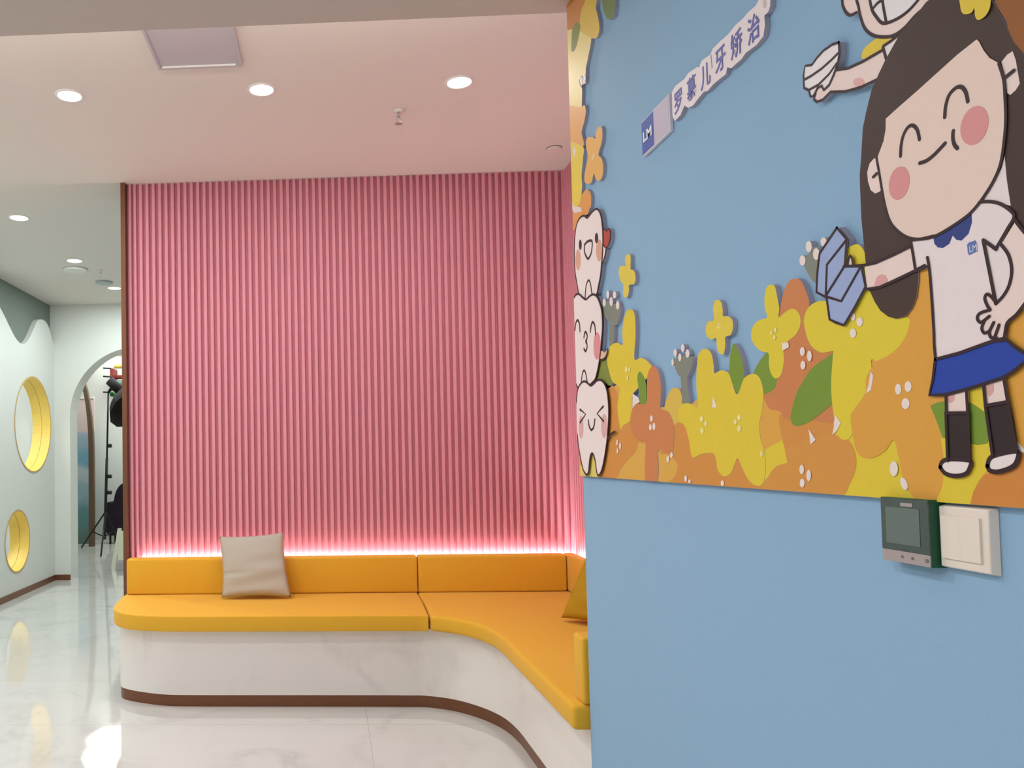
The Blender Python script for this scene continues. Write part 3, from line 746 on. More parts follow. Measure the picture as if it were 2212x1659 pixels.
shape('stamens', md, WHT, 9, *(ell('M8', (480, 372, 26, 60), (505, 448, 26, 70), (470, 455, 24, 60), (152, 600, 16, 56), (180, 635, 18, 70), (155, 682, 16, 50), (672, 720, 26, 52), (638, 760, 26, 64), (808, 945, 26, 60), (845, 972, 24, 36), (1160, 990, 30, 56))
      + ell('G6', (1345, 597, 68, 100), (1270, 725, 70, 104), (1270, 540, 50, 90), (702, 930, 54, 100), (780, 980, 52, 120), (708, 1083, 54, 96), (1777, 1352, 68, 124), (1888, 1322, 76, 120), (1860, 1513, 88, 120))
      + ell('G7', (547, 1130, 56, 116), (635, 1205, 56, 140), (553, 1300, 60, 110), (1708, 1120, 100, 190), (1835, 1310, 80, 165, -.35))), sm=False)
shape('stamens', md, (240, 226, 150), 9, *(ell('M8', (960, 375, 30, 56), (1000, 422, 26, 56), (965, 488, 34, 58), (1318, 365, 34, 56), (1282, 405, 30, 52), (1320, 468, 38, 60), (1535, 710, 22, 64))
      + ell('M7', (300, 1095, 34, 70), (335, 1100, 22, 60), (313, 1200, 20, 66)) + ell('G6', (400, 685, 26, 50), (355, 720, 26, 46), (388, 770, 28, 50))), sm=False)
shape('white_gaps', md, WHT, 8, C('M8', (300, 135), (355, 170), (370, 215), (330, 235), (298, 275)), C('M8', (1070, 155), (1105, 265), (1060, 270)), C('M8', (1985, 470), (2052, 575), (2003, 622)),
      C('G6', (470, 835), (540, 825), (550, 880), (480, 920)), C('G6', (1465, 1150), (1495, 1200), (1470, 1360), (1415, 1400), (1445, 1300)), C('G7', (965, 440), (1035, 545), (990, 640), (930, 700), (950, 600)),
      C('G5', (1135, 1080), (1200, 1150), (1200, 1175), (1140, 1172)), sm=False)

shape('petal', md, (224, 206, 110), 3, C('T3', (320, 1150), (380, 1350), (470, 1500), (540, 1100), (640, 1500), (640, 1560), (380, 1560), (330, 1400)), sm=False)

# ---- loose flowers
def loose(label, rgb, pts, dots):
    t = thing('flower_cutout', label, 'wall board', (FX, pts[0][0], pts[0][1]), 'loose flower cut-outs on the blue wall')
    shape('petals', t, rgb, 0, pts, deep=True, zmin=None)
    if dots: shape('stamens', t, (240, 228, 160), 2, *ell(*dots), sm=False, zmin=None)
loose('small yellow four-petal flower cut-out right of the topmost tooth', (228, 204, 84), C('T1', (1140, 1085), (1130, 1000), (1150, 915), (1190, 900), (1222, 930), (1222, 1080), (1225, 1145), (1270, 1160), (1300, 1230), (1300, 1330), (1270, 1388), (1200, 1400), (1195, 1500), (1170, 1590), (1130, 1600), (1100, 1540), (1105, 1400), (1060, 1330), (1030, 1230), (1040, 1120), (1080, 1085)), None)
loose('yellow four-petal flower cut-out above the meadow, over the green leaf', (228, 204, 74), C('M7', (1340, 500), (1330, 380), (1345, 290), (1385, 265), (1425, 290), (1445, 380), (1450, 458), (1510, 460), (1560, 510), (1565, 600), (1540, 680), (1477, 708), (1475, 800), (1460, 900), (1430, 915), (1390, 880), (1370, 780), (1365, 722), (1300, 735), (1250, 680), (1245, 580), (1280, 520)), ('M7', (1400, 555, 16, 36), (1385, 590, 16, 36), (1412, 595, 14, 34)))
loose('pale orange flower cut-out high beside the left edge of the blue wall', (234, 178, 98), C('A2', (365, 850), (365, 785), (400, 752), (450, 755), (475, 770), (488, 680), (515, 635), (550, 635), (560, 720), (550, 820), (512, 960), (550, 1010), (570, 1110), (555, 1230), (520, 1272), (485, 1260), (457, 1190), (430, 1290), (390, 1310), (350, 1290), (345, 1200), (370, 1080), (388, 990), (370, 900)), ('A2', (455, 975, 16, 60), (440, 1010, 12, 40)))

# ---- flower border running up the wall edge
bd2 = thing('flower_border_board', 'narrow printed board of orange and yellow petals up the left edge of the blue wall', 'wall board', (FX, 2.6, 2.4))
K = dict(deep=True, zmin=None)
shape('petal', bd2, (204, 136, 66), 0, C('A1', (150, -90), (640, -90), (620, 100), (560, 600), (420, 720), (180, 700)), sm=False, **K)
shape('petal', bd2, (222, 190, 74), 1, C('A1', (520, 200), (600, 0), (620, -90), (850, -90), (825, 0), (805, 150), (850, 350), (872, 500), (868, 620), (830, 740), (740, 765), (600, 690), (490, 600), (485, 400)), **K)
shape('petal', bd2, (236, 216, 136), 0, C('A1', (150, 620), (440, 560), (720, 700), (700, 880), (650, 1130), (605, 1350), (600, 1460), (600, 1659)) + C('A2', (315, 130), (318, 230), (312, 420), (140, 420)), sm=False, **K)
shape('leaf', bd2, (128, 138, 66), 2, C('A1', (370, 500), (430, 450), (490, 490), (480, 640), (400, 960), (320, 1010), (330, 640)), zmin=None)
shape('petal', bd2, (228, 168, 98), 1, C('A2', (140, 420), (240, 390), (305, 395), (345, 370), (362, 440), (345, 560), (312, 690), (325, 760), (340, 840), (300, 900), (230, 870), (140, 860)), **K)
shape('petal', bd2, (230, 204, 78), 1, C('A2', (140, 850), (325, 865), (330, 1000), (312, 1200), (318, 1350), (290, 1540), (230, 1580), (180, 1500), (130, 1300)), **K)
shape('petal', bd2, (226, 158, 84), 0, C('A2', (330, 1420), (350, 1390), (390, 1385), (425, 1450), (420, 1600)) + C('T1', (560, 130), (520, 250), (400, 300), (360, 400), (310, 500), (250, 480), (250, 230), (320, 60)), **K)
shape('leaf_gap', bd2, (226, 214, 208), 2, C('A2', (180, 1480), (225, 1580), (300, 1590), (320, 1640), (230, 1659), (190, 1610)), C('A2', (232, 850), (246, 920), (235, 1000), (205, 920)), sm=False, zmin=None)
gl = thing('leaf_cutout', 'dark green leaf cut-out at the top of the blue wall next to the flower border', 'wall board', (FX, 2.3, 2.8))
shape('leaf', gl, (112, 132, 78), 0, C('A1', (910, -90), (925, 80), (960, 250), (1020, 360), (1095, 395), (1160, 330), (1185, 150), (1185, -90)), sm=False, **K)
hn = thing('hand_cutout', 'tiny outlined white hand peeking from the flower border high on the blue wall', 'wall board', (FX, 2.45, 2.6))
hp = C('A2', (290, 90), (300, 30), (318, 12), (345, 10), (362, 50), (345, 100), (318, 130), (300, 130))
shape('palm', hn, (234, 226, 222), 3, hp, **K)
strokes('outline', hn, 5, .004, C('A2', (285, 70), (300, 130), (318, 160)), C('A2', (300, 60), (318, 20), (330, 55), (322, 110)), zmin=None)

# ---- three teeth
TW = (240, 226, 222)
def tooth(label, c, outline, face, gap, blush, brgb, more=None):
    t = thing('tooth_cutout', label, 'wall board', (FX, C(c, outline[0])[0][0], C(c, outline[0])[0][1]), 'stack of three smiling teeth on the mural edge')
    pts = C(c, *outline)
    lay = 3
    shape('tooth_body', t, TW, lay, pts, deep=True, zmin=None)
    strokes('outline', t, lay + 3, .0075, pts + [pts[0]], *[C(c, *g) for g in gap], zmin=None)
    shape('blush', t, brgb, lay + 1.5, *ell(c, *blush), sm=False, zmin=None)
    fs = [C(c, *f) for f in face if len(f) > 1]
    strokes('face', t, lay + 3.5, .0085, *fs, zmin=None, sm=(c != 'T3'))
    if more: more(t, lay)
    return t
def m1(t, lay):
    shape('eye', t, INK, lay + 2.5, *ell('T1', (408, 745, 44, 170), (673, 635, 52, 170)), sm=False, zmin=None)
    hp = C('T1', (772, 505), (805, 488), (832, 520), (865, 480), (890, 530), (892, 620), (870, 720), (825, 795), (772, 735))
    h_ = shape('heart', t, (186, 76, 58), lay - 2, hp, deep=True, zmin=None)
    strokes('heart_outline', t, lay - 1, .005, hp, zmin=None)
    shape('arm', t, TW, lay - 3, C('T1', (760, 745), (800, 760), (822, 810), (800, 930), (755, 1030)), deep=True, zmin=None)
    strokes('arm_outline', t, lay - 2, .006, C('T1', (822, 790), (810, 890), (780, 1000), (750, 1060)), zmin=None)
setp(.0020, .0016)
tooth('topmost smiling tooth cut-out with an open mouth and a red heart', 'T1',
      [(400, 1600), (380, 1530), (350, 1350), (325, 1200), (312, 950), (315, 700), (335, 480), (370, 360), (420, 290), (470, 272), (520, 305), (570, 250), (620, 190), (670, 160), (712, 190), (745, 280), (767, 450), (775, 650), (770, 850), (755, 1050), (735, 1250), (700, 1430), (670, 1560), (600, 1620), (500, 1640)],
      [[(478, 745), (530, 690), (600, 688), (592, 850), (562, 940), (530, 970), (490, 900), (475, 820), (478, 745)]], [[(487, 1610), (495, 1480), (512, 1380), (545, 1322), (575, 1385), (598, 1560)]],
      [(372, 990, 84, 340), (715, 835, 100, 360)], (222, 170, 146), m1)
def m2(t, lay):
    shape('arm', t, (232, 190, 150), lay - 2, C('T2', (735, 1040), (800, 1070), (840, 1030), (850, 1020), (830, 1110), (780, 1180), (720, 1200)), deep=True, zmin=None)
    strokes('arm_outline', t, lay - 1, .0075, C('T2', (725, 1190), (785, 1175), (830, 1110), (852, 1010)), zmin=None)
setp(.0040, .0037)
tooth('middle tooth cut-out blowing a kiss with closed eyes, in the stack of three', 'T2',
      [(380, 1650), (350, 1600), (325, 1450), (315, 1200), (300, 900), (290, 600), (284, 300), (300, 190), (340, 125), (385, 115), (440, 165), (500, 202), (560, 150), (620, 120), (680, 160), (730, 280), (760, 420), (768, 650), (750, 900), (725, 1150), (690, 1350), (650, 1500), (600, 1560), (560, 1600), (480, 1640)],
      [[(322, 700), (335, 590), (365, 540), (395, 600), (403, 720)], [(572, 730), (590, 610), (615, 572), (645, 630), (657, 770)], [(468, 820), (480, 750), (500, 735), (522, 790), (515, 850), (497, 885), (515, 920), (518, 990), (495, 1045), (468, 1005)]],
      [[(425, 1560), (440, 1420), (470, 1358), (500, 1420), (522, 1560)]], [(682, 960, 120, 450)], (224, 150, 150), m2)
def m3(t, lay):
    strokes('arm_outline', t, lay + 1, .0085, C('T3', (783, 950), (830, 885), (890, 848)), zmin=None)
setp(.0060, .0057)
tooth('lowest tooth cut-out with squeezed eyes at the bottom of the stack of three', 'T3',
      [(470, 1495), (420, 1420), (380, 1250), (340, 1000), (322, 750), (315, 450), (330, 250), (360, 160), (400, 110), (440, 95), (480, 120), (530, 158), (580, 125), (620, 85), (670, 72), (720, 110), (762, 200), (787, 350), (797, 550), (787, 800), (762, 1050), (722, 1300), (682, 1450), (640, 1500), (618, 1440), (600, 1300), (575, 1200), (548, 1170), (520, 1220), (505, 1350), (495, 1450)],
      [[(370, 515), (455, 585), (372, 710)], [(718, 468), (625, 575), (722, 690)], [(495, 675), (502, 740), (515, 790), (540, 825), (568, 795), (584, 740), (592, 663)]], [],
      [(385, 780, 70, 340), (730, 760, 90, 360)], (224, 176, 172), m3)

setp(.0006, .0003)
# ---- second figure at the top (cropped by the frame)
SK = (240, 216, 208)
L0 = 1
f2 = thing('boy_figure_board', 'laughing cartoon figure with open mouth and raised arm, cropped at the top', 'wall board', (FX, 1.3, 2.1))
K2 = dict(zmin=None)
shape('petal', f2, (228, 200, 66), 0, C('G1', (700, 545), (715, 460), (790, 390), (850, 355), (980, 350), (930, 420), (900, 480), (800, 530)), **K)
chin = C('G1', (640, -90), (655, 0), (672, 60), (690, 150), (730, 260), (800, 325), (900, 345), (1000, 330), (1100, 260), (1200, 150), (1300, 60), (1420, -60), (1440, -90))
shape('ear', f2, SK, L0, C('G1', (515, -90), (520, 0), (528, 60), (560, 120), (600, 142), (650, 122), (672, 60), (660, -90)), **K)
shape('face', f2, SK, L0 + 1, chin, sm=False, **K)
shape('teeth', f2, (236, 230, 230), L0 + 3, C('G1', (772, -90), (780, 0), (800, 90), (835, 150), (890, 212), (960, 208), (1060, 160), (1150, 90), (1230, 0), (1280, -90)), sm=False, zmin=None)
strokes('outline', f2, L0 + 5, .0052, chin, C('G1', (515, -90), (520, 0), (528, 60), (560, 120), (600, 142), (650, 118)), C('G1', (772, -90), (780, 0), (800, 90), (835, 150), (890, 212), (960, 208), (1060, 160), (1150, 90), (1230, 0)), C('G1', (890, -60), (905, 60), (932, 205)), C('G1', (805, 85), (850, 30), (895, 0)), zmin=None)
shape('arm', f2, SK, L0, C('G1', (455, 650), (580, 630), (720, 560), (890, 475), (1000, 440), (960, 700), (830, 750), (700, 810), (600, 840), (500, 858), (410, 858), (330, 930), (285, 955), (255, 925), (262, 880), (330, 790), (440, 700)), **K)
shape('sleeve', f2, (238, 228, 228), L0 + 1, C('G1', (905, 430), (960, 380), (1070, 310), (1000, 440), (930, 540), (910, 500)), sm=False, **K)
shape('blush', f2, (228, 176, 170), L0 + 2, *ell('G1', (672, 768, 105, 84)), sm=False, zmin=None)
brush = C('G1', (490, 395), (430, 415), (350, 470), (285, 540), (240, 605), (175, 615), (160, 700), (165, 820), (210, 842), (225, 900), (250, 900), (290, 820), (330, 800), (350, 840), (400, 790), (440, 700), (480, 590), (495, 500))
shape('held_object', f2, (238, 230, 230), L0 + 3, brush, sm=False, **K)
strokes('outline', f2, L0 + 5, .005, brush + brush[:1], C('G1', (165, 745), (230, 710), (330, 640), (420, 560), (490, 490)), C('G1', (210, 840), (300, 790), (400, 690), (470, 590)), C('G1', (455, 655), (580, 635), (720, 570), (900, 465)), C('G1', (835, 748), (700, 812), (550, 855), (410, 858), (340, 930), (285, 952), (255, 925), (270, 880)), C('G1', (905, 430), (980, 380), (1080, 300)), C('G1', (900, 440), (915, 490), (930, 545)), zmin=None, sm=False)

# ---- smiling girl
setp(.0027, .0024)
gf = thing('girl_figure_board', 'smiling cartoon girl with long brown hair, blue skirt and a folded blue paper', 'wall board', (FX, 1.1, 1.6))
L1 = 2
shape('dark_petal', gf, (150, 92, 46), L1 - 1.8, C('G1', (1900, -90), (1960, 60), (2050, 200), (2100, 480), (2150, 640), (2150, 900), (2400, 900), (2400, -90)), sm=False, **K)
hair = C('G1', (1440, -90), (1300, 20), (1200, 150), (1060, 310), (920, 560), (830, 750), (790, 850), (740, 1050), (710, 1200), (695, 1469)) + C('G2', (190, 900), (192, 1000), (205, 1300), (240, 1659)) + \
    C('G3', (1012, 760), (1040, 1090), (1070, 1130), (1130, 1260), (1200, 1370), (1300, 1445), (1400, 1472), (1500, 1450), (1600, 1350), (1660, 1200), (1685, 1000), (1690, 860), (1780, 560)) + \
    C('PX', (2060, 480), (2140, 430), (2180, 440), (2196, 500), (2230, 560), (2300, 560), (2300, 200), (2235, 180), (2215, 120), (2190, 90), (2176, 60), (2150, 10), (2120, -22))
shape('hair', gf, (72, 55, 49), L1, hair, sm=False, **K)
shape('ear', gf, SK, L1 + 1, C('G2', (355, 757), (320, 755), (280, 800), (258, 880), (265, 960), (290, 1040), (330, 1070), (375, 1050), (390, 1000), (370, 850)), C('G1', (2005, 580), (2060, 510), (2110, 478), (2140, 560), (2155, 650), (2178, 780), (2140, 840), (2090, 885), (2060, 870), (2040, 720)), zmin=None, sm=False)
shape('shirt', gf, (238, 222, 222), L1 + 1, C('G2', (1490, 735), (1460, 850), (1290, 1130), (1545, 1180), (1510, 950)), zmin=None, sm=False)
shirt = C('G4', (325, 560), (590, 525), (1040, 215), (1150, 95), (1280, 88), (1400, 122), (1520, 200), (1558, 270), (1480, 410), (1410, 560), (1420, 600), (1490, 720), (1530, 900), (1500, 1080), (1430, 1210), (1360, 1300)) + C('G5', (1040, 200), (880, 250), (650, 320), (443, 380), (430, 200), (412, 0)) + C('G4', (570, 1200), (540, 880), (385, 915))
shape('shirt', gf, (238, 222, 222), L1 + 2, shirt, sm=False, **K)
skirt = C('G5', (440, 380), (650, 325), (890, 238), (1035, 198), (1110, 265), (1215, 335), (1215, 395), (1100, 490), (1000, 545), (850, 592), (700, 638), (530, 682), (388, 685), (420, 550))
legs = [C('G5', (530, 640), (712, 600), (715, 840), (535, 840)), C('G5', (845, 570), (1025, 520), (1062, 745), (872, 775))]
shape('leg', gf, SK, L1 + 1, *legs, sm=False)
shape('sock', gf, (52, 42, 42), L1 + 2, C('G5', (530, 835), (718, 832), (732, 1060), (735, 1245), (545, 1245), (535, 1000)), C('G5', (868, 770), (1062, 738), (1100, 900), (1138, 1170), (930, 1200), (900, 1050)), sm=False)
sh1 = C('G5', (478, 1300), (495, 1255), (560, 1232), (728, 1245), (728, 1310), (690, 1360), (600, 1375), (520, 1352)); sh2 = C('G5', (882, 1290), (900, 1230), (960, 1195), (1132, 1165), (1136, 1240), (1090, 1300), (980, 1338), (905, 1330))
shape('shoe', gf, (240, 226, 222), L1 + 3, sh1, sh2)
shape('knee_blush', gf, (222, 168, 164), L1 + 2, C('G5', (542, 690), (600, 672), (596, 730), (562, 755), (544, 745)), C('G5', (862, 610), (930, 590), (932, 650), (900, 695), (870, 680)), sm=False)
shape('skirt', gf, (40, 70, 166), L1 + 4, skirt, sm=False)
face = C('G1', (1780, 368), (1600, 510), (1400, 690), (1200, 870), (1050, 1000), (932, 1108)) + C('G2', (428, 500), (410, 600), (357, 740), (375, 900), (400, 1050), (430, 1200), (475, 1330), (550, 1412), (640, 1462), (750, 1472), (860, 1450), (960, 1400), (1100, 1310), (1200, 1230), (1300, 1110), (1400, 950), (1460, 800), (1490, 600), (1505, 400), (1500, 200)) + C('G1', (2035, 740), (1990, 590), (1900, 540), (1845, 470), (1800, 385))
shape('collar', gf, (52, 68, 132), L1 + 4, C('G4', (590, 530), (700, 440), (820, 360), (1040, 215), (1047, 330), (1005, 470), (920, 552), (860, 540), (818, 488), (775, 590), (700, 640), (640, 632), (600, 590)), sm=False, zmin=None)
shape('face', gf, (236, 210, 196), L1 + 5, face, sm=False, zmin=None)
shape('cheek', gf, (222, 150, 148), L1 + 7, *ell('G2', (552, 977, 182, 305, .18), (1228, 460, 240, 362, .3)), sm=False, zmin=None)
arm = C('G3', (1000, 790), (1150, 755), (1400, 645), (1600, 545), (1645, 850), (1400, 975), (1200, 1065), (1035, 1095))
shape('arm', gf, SK, L1 + 3, arm, sm=False, **K)
shape('arm_blush', gf, (226, 168, 166), L1 + 5, C('G3', (1125, 1070), (1150, 960), (1180, 920), (1215, 905), (1270, 915), (1298, 970), (1298, 1010), (1210, 1050)), sm=False, zmin=None)
shape('hand', gf, SK, L1 + 4, C('G4', (1345, 1300), (1240, 1200), (1212, 1235), (1235, 1330), (1265, 1375), (1150, 1420), (1118, 1490), (1150, 1530), (1195, 1525), (1172, 1610), (1210, 1655), (1262, 1640), (1275, 1700), (1330, 1710), (1345, 1750), (1400, 1750), (1440, 1720), (1455, 1560), (1640, 1370), (1760, 1250), (1800, 1100), (1800, 600), (1760, 520), (1565, 325), (1400, 600), (1490, 720), (1530, 900), (1500, 1080), (1430, 1210)), sm=False, **K)
shape('thumb', gf, SK, L1 + 2, C('G3', (780, 790), (800, 690), (825, 660), (852, 690), (865, 790)), sm=False, zmin=None)
bk = C('G3', (655, 305), (780, 455), (768, 620), (750, 800), (965, 800), (1022, 1060), (880, 1330), (745, 1555), (640, 1520), (560, 1480), (520, 1200), (390, 1130), (400, 900), (430, 640))
shape('folded_paper', gf, (158, 174, 214), L1 + 5, bk, sm=False, **K)
shape('badge', gf, (100, 120, 178), L1 + 4, C('G4', (990, 600), (1010, 575), (1090, 548), (1108, 590), (1112, 680), (1015, 725), (1000, 700)), sm=False, zmin=None)
strokes('outline', gf, L1 + 8.5, .0045,
        C('G2', (350, 760), (375, 900), (400, 1050), (430, 1200), (475, 1330), (550, 1415), (640, 1467), (750, 1478), (860, 1456), (960, 1406), (1100, 1316), (1200, 1236), (1300, 1115), (1400, 955), (1463, 800), (1495, 600), (1510, 400), (1503, 200)) + C('G1', (2037, 740), (1992, 590)),
        C('G4', (1130, 120), (1155, 90), (1280, 85), (1400, 115), (1520, 195), (1558, 270), (1480, 410), (1345, 640)), C('G4', (320, 560), (350, 730), (378, 912)), C('G4', (320, 545), (450, 530), (600, 495)), C('G4', (378, 912), (450, 890), (528, 858)),
        C('G4', (520, 752), (545, 900), (570, 1200), (598, 1640)) + C('G5', (430, 250), (442, 380)),
        C('G4', (1565, 300), (1640, 400), (1720, 500), (1790, 650)), C('G4', (1400, 595), (1490, 720), (1530, 900), (1500, 1080), (1430, 1210), (1340, 1305)),
        C('G4', (1800, 1150), (1660, 1340), (1580, 1440), (1480, 1530), (1452, 1640), (1440, 1740)),
        C('G4', (1340, 1290), (1290, 1225), (1235, 1190), (1208, 1240), (1235, 1320), (1272, 1378)), C('G4', (1272, 1378), (1150, 1420), (1118, 1480), (1155, 1528), (1200, 1505), (1262, 1455)), C('G4', (1200, 1515), (1172, 1600), (1205, 1655), (1262, 1630), (1290, 1580), (1315, 1530)), C('G4', (1262, 1630), (1275, 1700), (1320, 1710), (1350, 1640), (1378, 1560)), C('G4', (1345, 1710), (1390, 1750), (1440, 1725)))
strokes('outline', gf, L1 + 9, .0048,
        C('G4', (1345, 655), (1270, 600), (1190, 545)), C('G4', (1190, 545), (1265, 920), (1340, 1300)),
        C('G3', (740, 802), (900, 795), (1010, 785)), C('G3', (1010, 785), (1150, 757), (1400, 645), (1600, 545)), C('G3', (1035, 1095), (1200, 1070), (1400, 980), (1640, 865), (1778, 790)),
        C('G3', (785, 780), (800, 700), (825, 660), (850, 700), (862, 780)),
        bk + bk[:1], C('G3', (770, 470), (525, 780), (510, 1170)), C('G3', (750, 800), (520, 1165)), C('G3', (962, 800), (710, 1248), (520, 1190)),
        skirt + skirt[:1], C('G5', (532, 700), (535, 840)), C('G5', (708, 655), (718, 840)), C('G5', (535, 838), (718, 836)), C('G5', (855, 612), (870, 775)), C('G5', (1030, 555), (1062, 745)), C('G5', (870, 775), (1062, 742)), C('G5', (530, 835), (545, 1245)), C('G5', (722, 832), (732, 1245)), C('G5', (868, 770), (930, 1200)), C('G5', (1062, 738), (1138, 1170)),
        C('G2', (350, 890), (318, 922)), C('G1', (2060, 715), (2130, 658)), sm=False)
strokes('shoe_outline', gf, L1 + 5, .0065, sh1 + sh1[:1], sh2 + sh2[:1])
strokes('eye_lashes', gf, L1 + 9, .0055, C('G2', (565, 735), (570, 640), (590, 550), (630, 478), (675, 460), (715, 500), (735, 585)), C('G2', (962, 385), (970, 290), (1000, 190), (1060, 125), (1110, 115), (1150, 160), (1170, 245)))
strokes('smile', gf, L1 + 9, .0058, C('G2', (738, 797), (800, 775), (870, 720), (965, 620)))
strokes('nose', gf, L1 + 9, .0058, C('G2', (1038, 510), (1035, 570), (1048, 630), (1075, 665)))
setp(.0054, .0052)
hf = thing('hair_flower_cutout', 'yellow flower on top of the brown hair of the cartoon girl', 'wall board', (FX - .0054, .95, 1.9))
shape('petals', hf, (226, 196, 66), 2, C('G1', (1620, 60), (1630, -90), (1870, -90), (1900, 40), (1860, 140), (1790, 187), (1758, 150), (1750, 78), (1720, 120), (1650, 130)), zmin=None)

# ---- lettering
setp(0, 0)
def text(body, size, cy_, cz_, x, parent, name, rgb, sx=1.0, spacing=1, bold=0):
    cu = D.curves.new(name, 'FONT'); cu.body = body; cu.size = size; cu.extrude = .0004; cu.align_x = 'CENTER'; cu.align_y = 'CENTER'; cu.space_character = spacing
    cu.offset = bold
    o = D.objects.new('tmp_text', cu); COL.objects.link(o)
    bpy.context.view_layer.update()
    dg = bpy.context.evaluated_depsgraph_get()
    me = D.meshes.new_from_object(o.evaluated_get(dg)); D.objects.remove(o); D.curves.remove(cu)
    # centre on its own bounds and turn onto the wall (reads from -X side: text x -> -Y)
    xs = [v.co.x for v in me.vertices]; ys = [v.co.y for v in me.vertices]
    if not xs: return None
    mx, my = (min(xs) + max(xs)) / 2, (min(ys) + max(ys)) / 2
    for v in me.vertices:
        a, b, c = v.co
        v.co = (x - c, cy_ - (a - mx) * sx, cz_ + (b - my))
    me.materials.clear(); me.materials.append(ink(rgb))
    bmx = bmesh.new(); bmx.from_mesh(me); bmesh.ops.recalc_face_normals(bmx, faces=bmx.faces); bmx.to_mesh(me); bmx.free()
    r = D.objects.new(name, me); COL.objects.link(r); r.parent = parent; r.matrix_parent_inverse = Matrix.Translation(-root_loc(parent))
    return r
sg = C('PX', (1385, 265), (1449, 203), (1449, 283), (1388, 337))
y0, y1 = 2.064, 1.898; s0 = at(1385, 265, X=FX); s1 = at(1443, 203, X=FX); s2 = at(1388, 337, X=FX); s3 = at(1449, 283, X=FX)
y0 = (s0.y + s2.y) / 2; y1 = (s1.y + s3.y) / 2; zt = (s0.z + s1.z) / 2; zb = (s2.z + s3.z) / 2
lg = thing('logo_plaque', 'rectangular blue and pale grey plaque lettered LM, left of the lettering cloud', 'sign', (FX, y0, zb))
def rect(name, par, ya, yb_, za, zb_, x0, x1, rgb, bev=0): return obj(name, bx(x0, x1, min(ya, yb_), max(ya, yb_), za, zb_), ink(rgb), par, bevel=bev)
rect('plate', lg, y0, y1, zb, zt, FX, BX, (236, 226, 232), .002)
ym = y0 + (y1 - y0) * .46
rect('blue_panel', lg, y0 - .002, ym, zb + .003, zt - .003, FX - .0006, FX + .001, (72, 96, 168))
rect('grey_panel', lg, ym, y1 + .003, zb + .003, zt - .003, FX - .0006, FX + .001, (196, 184, 200))
text('LM', .036, (y0 + ym) / 2, (zb + zt) / 2, FX - .0012, lg, 'letters', (240, 236, 240), sx=1.25, bold=.0012)

cl = thing('lettering_cloud', 'white cloud-edged sign board with violet-blue Chinese lettering on the blue wall', 'sign', (FX, 1.7, 2.17))
cloud = C('S', (432, 945), (470, 880), (560, 810), (600, 750), (690, 685), (710, 690), (740, 620), (830, 555), (850, 500), (930, 420), (1010, 350), (1080, 260), (1150, 200), (1220, 120), (1290, 60), (1330, -20), (1345, -80), (1445, -80), (1440, 60), (1420, 120), (1380, 160), (1385, 260), (1370, 370), (1300, 460), (1190, 540), (1150, 600), (1040, 700), (1000, 690), (985, 760), (920, 810), (860, 860), (800, 930), (760, 940), (710, 1000), (650, 1080), (600, 1105), (562, 1080), (520, 1180), (462, 1240), (440, 1190))
shape('board', cl, (236, 222, 222), 0, cloud, deep=True, zmin=None, sm=False)
VB = (104, 104, 172)
for ch_, px, py in (('罗', 1465, 219), ('慕', 1494, 190), ('儿', 1524, 164), ('牙', 1556, 129), ('矫', 1591, 95), ('治', 1628, 61)):
    p = at(px, py, X=FX); text(ch_, .056, p.y, p.z, FX - .0006, cl, 'character', VB, sx=.82, bold=.0008)
strokes('seam_mark', cl, 1.5, .004, C('S', (835, 570), (845, 690)), rgb=(150, 140, 176), zmin=None)
p = at(1651, 8, X=FX); shape('faint_mark', cl, (206, 192, 184), 1, *ell('S', (1385, 40, 40, 90)), zmin=None, sm=False)
text('LM', .0125, at(2103, 536, X=FX - .004).y, at(2103, 536, X=FX - .004).z, FX - .0027 - (L1 + 6) * STEP, gf, 'badge_letters', (214, 220, 236), sx=.8)

# ------------------------------------------------------------------ wall controls
z0, z1 = 1.181, 1.2722
XF = BX - .024
ya, yc = at(1902, 1100, X=XF).y, at(2004, 1100, X=XF).y
yb2 = yc
z1a = at(1902, 1073, X=XF).z; z0a = at(1906, 1208, X=XF).z
sc = thing('door_entry_panel', 'dark glass control panel with a silver lower edge, below the mural beside the white switch', 'control panel', (BX, (ya + yc) / 2, z0a))
obj('housing', bx(XF + .002, BX - .0002, yc, ya, z0a, z1a), MAT['green'], sc)
obj('dark_side', bx(XF + .002, BX - .0002, ya + .0001, ya + .0012, z0a, z1a), MAT['dark'], sc)
obj('glass_front', bx(XF, XF + .0019, yb2, ya - .0008, z0a + .0175, z1a - .001), MAT['glass'], sc)
obj('screen', bx(XF - .0006, XF - .0001, yb2 + .016, ya - .011, z0a + .027, z1a - .014), MAT['screen'], sc)
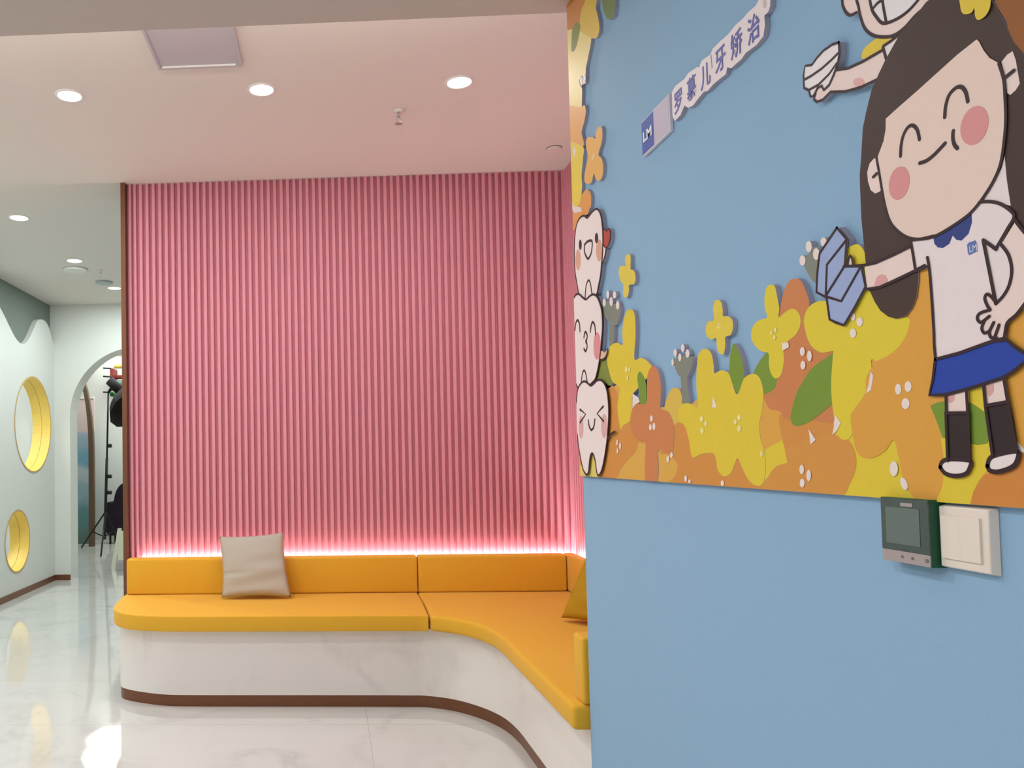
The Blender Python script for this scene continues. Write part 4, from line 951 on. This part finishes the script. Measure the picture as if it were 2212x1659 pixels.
obj('silver_strip', bx(XF, XF + .0019, yb2 + .0002, ya - .0008, z0a + .0005, z0a + .017), MAT['silver'], sc)
obj('name_plate', bx(XF - .0006, XF - .0001, ya - .065, ya - .042, z1a - .0115, z1a - .0065), MAT['silver'], sc)
bm = bmesh.new()
for k, yy in enumerate((ya - .041, ya - .061, ya - .088)): tube(bm, (XF - .0008, yy, z0a + .009), (XF, yy, z0a + .009), .0022 if k < 2 else .0028, seg=14)
obj('buttons', bm, mat('grey_print', (120, 116, 116), .5), sc)
XF2 = BX - .012
yc2 = yc - .0004; yd2 = yc2 - .087
zt2 = at(2060, 1091, X=XF2).z; zt2 = min(zt2, 1.2742); zb2 = zt2 - .088
sw = thing('light_switch', 'ivory plastic double rocker light switch right of the dark glass panel', 'light switch', (BX, (yc2 + yd2) / 2, zb2))
# plate with sloped sides
bm = bmesh.new()
def frus(bm, y0_, y1_, z0_, z1_, xb, xf, ins):
    A = [bm.verts.new((xb, y_, z_)) for y_, z_ in ((y0_, z0_), (y1_, z0_), (y1_, z1_), (y0_, z1_))]
    B = [bm.verts.new((xf, y_, z_)) for y_, z_ in ((y0_ + ins, z0_ + ins), (y1_ - ins, z0_ + ins), (y1_ - ins, z1_ - ins), (y0_ + ins, z1_ - ins))]
    bm.faces.new(A[::-1]); bm.faces.new(B)
    for k in range(4): j = (k + 1) % 4; bm.faces.new((A[k], A[j], B[j], B[k]))
frus(bm, yd2, yc2, zb2, zt2, BX, XF2, .003)
obj('cover_plate', bm, MAT['switch'], sw, bevel=.0015)
ry0, ry1 = yd2 + .014, yc2 - .009
rm = (ry0 + ry1) / 2
for a_, b_ in ((ry0, rm - .00008), (rm + .00008, ry1)):
    rk_ = obj('rocker', bx(XF2 - .003, XF2 + .001, a_, b_, zb2 + .015, zt2 - .015), MAT['switch'], sw)
    obj('indicator_mark', bx(XF2 - .0034, XF2 - .003, (a_ + b_) / 2 - .004, (a_ + b_) / 2 + .004, zt2 - .0215, zt2 - .0205), mat('mark_grey', (120, 106, 100), .5), rk_)
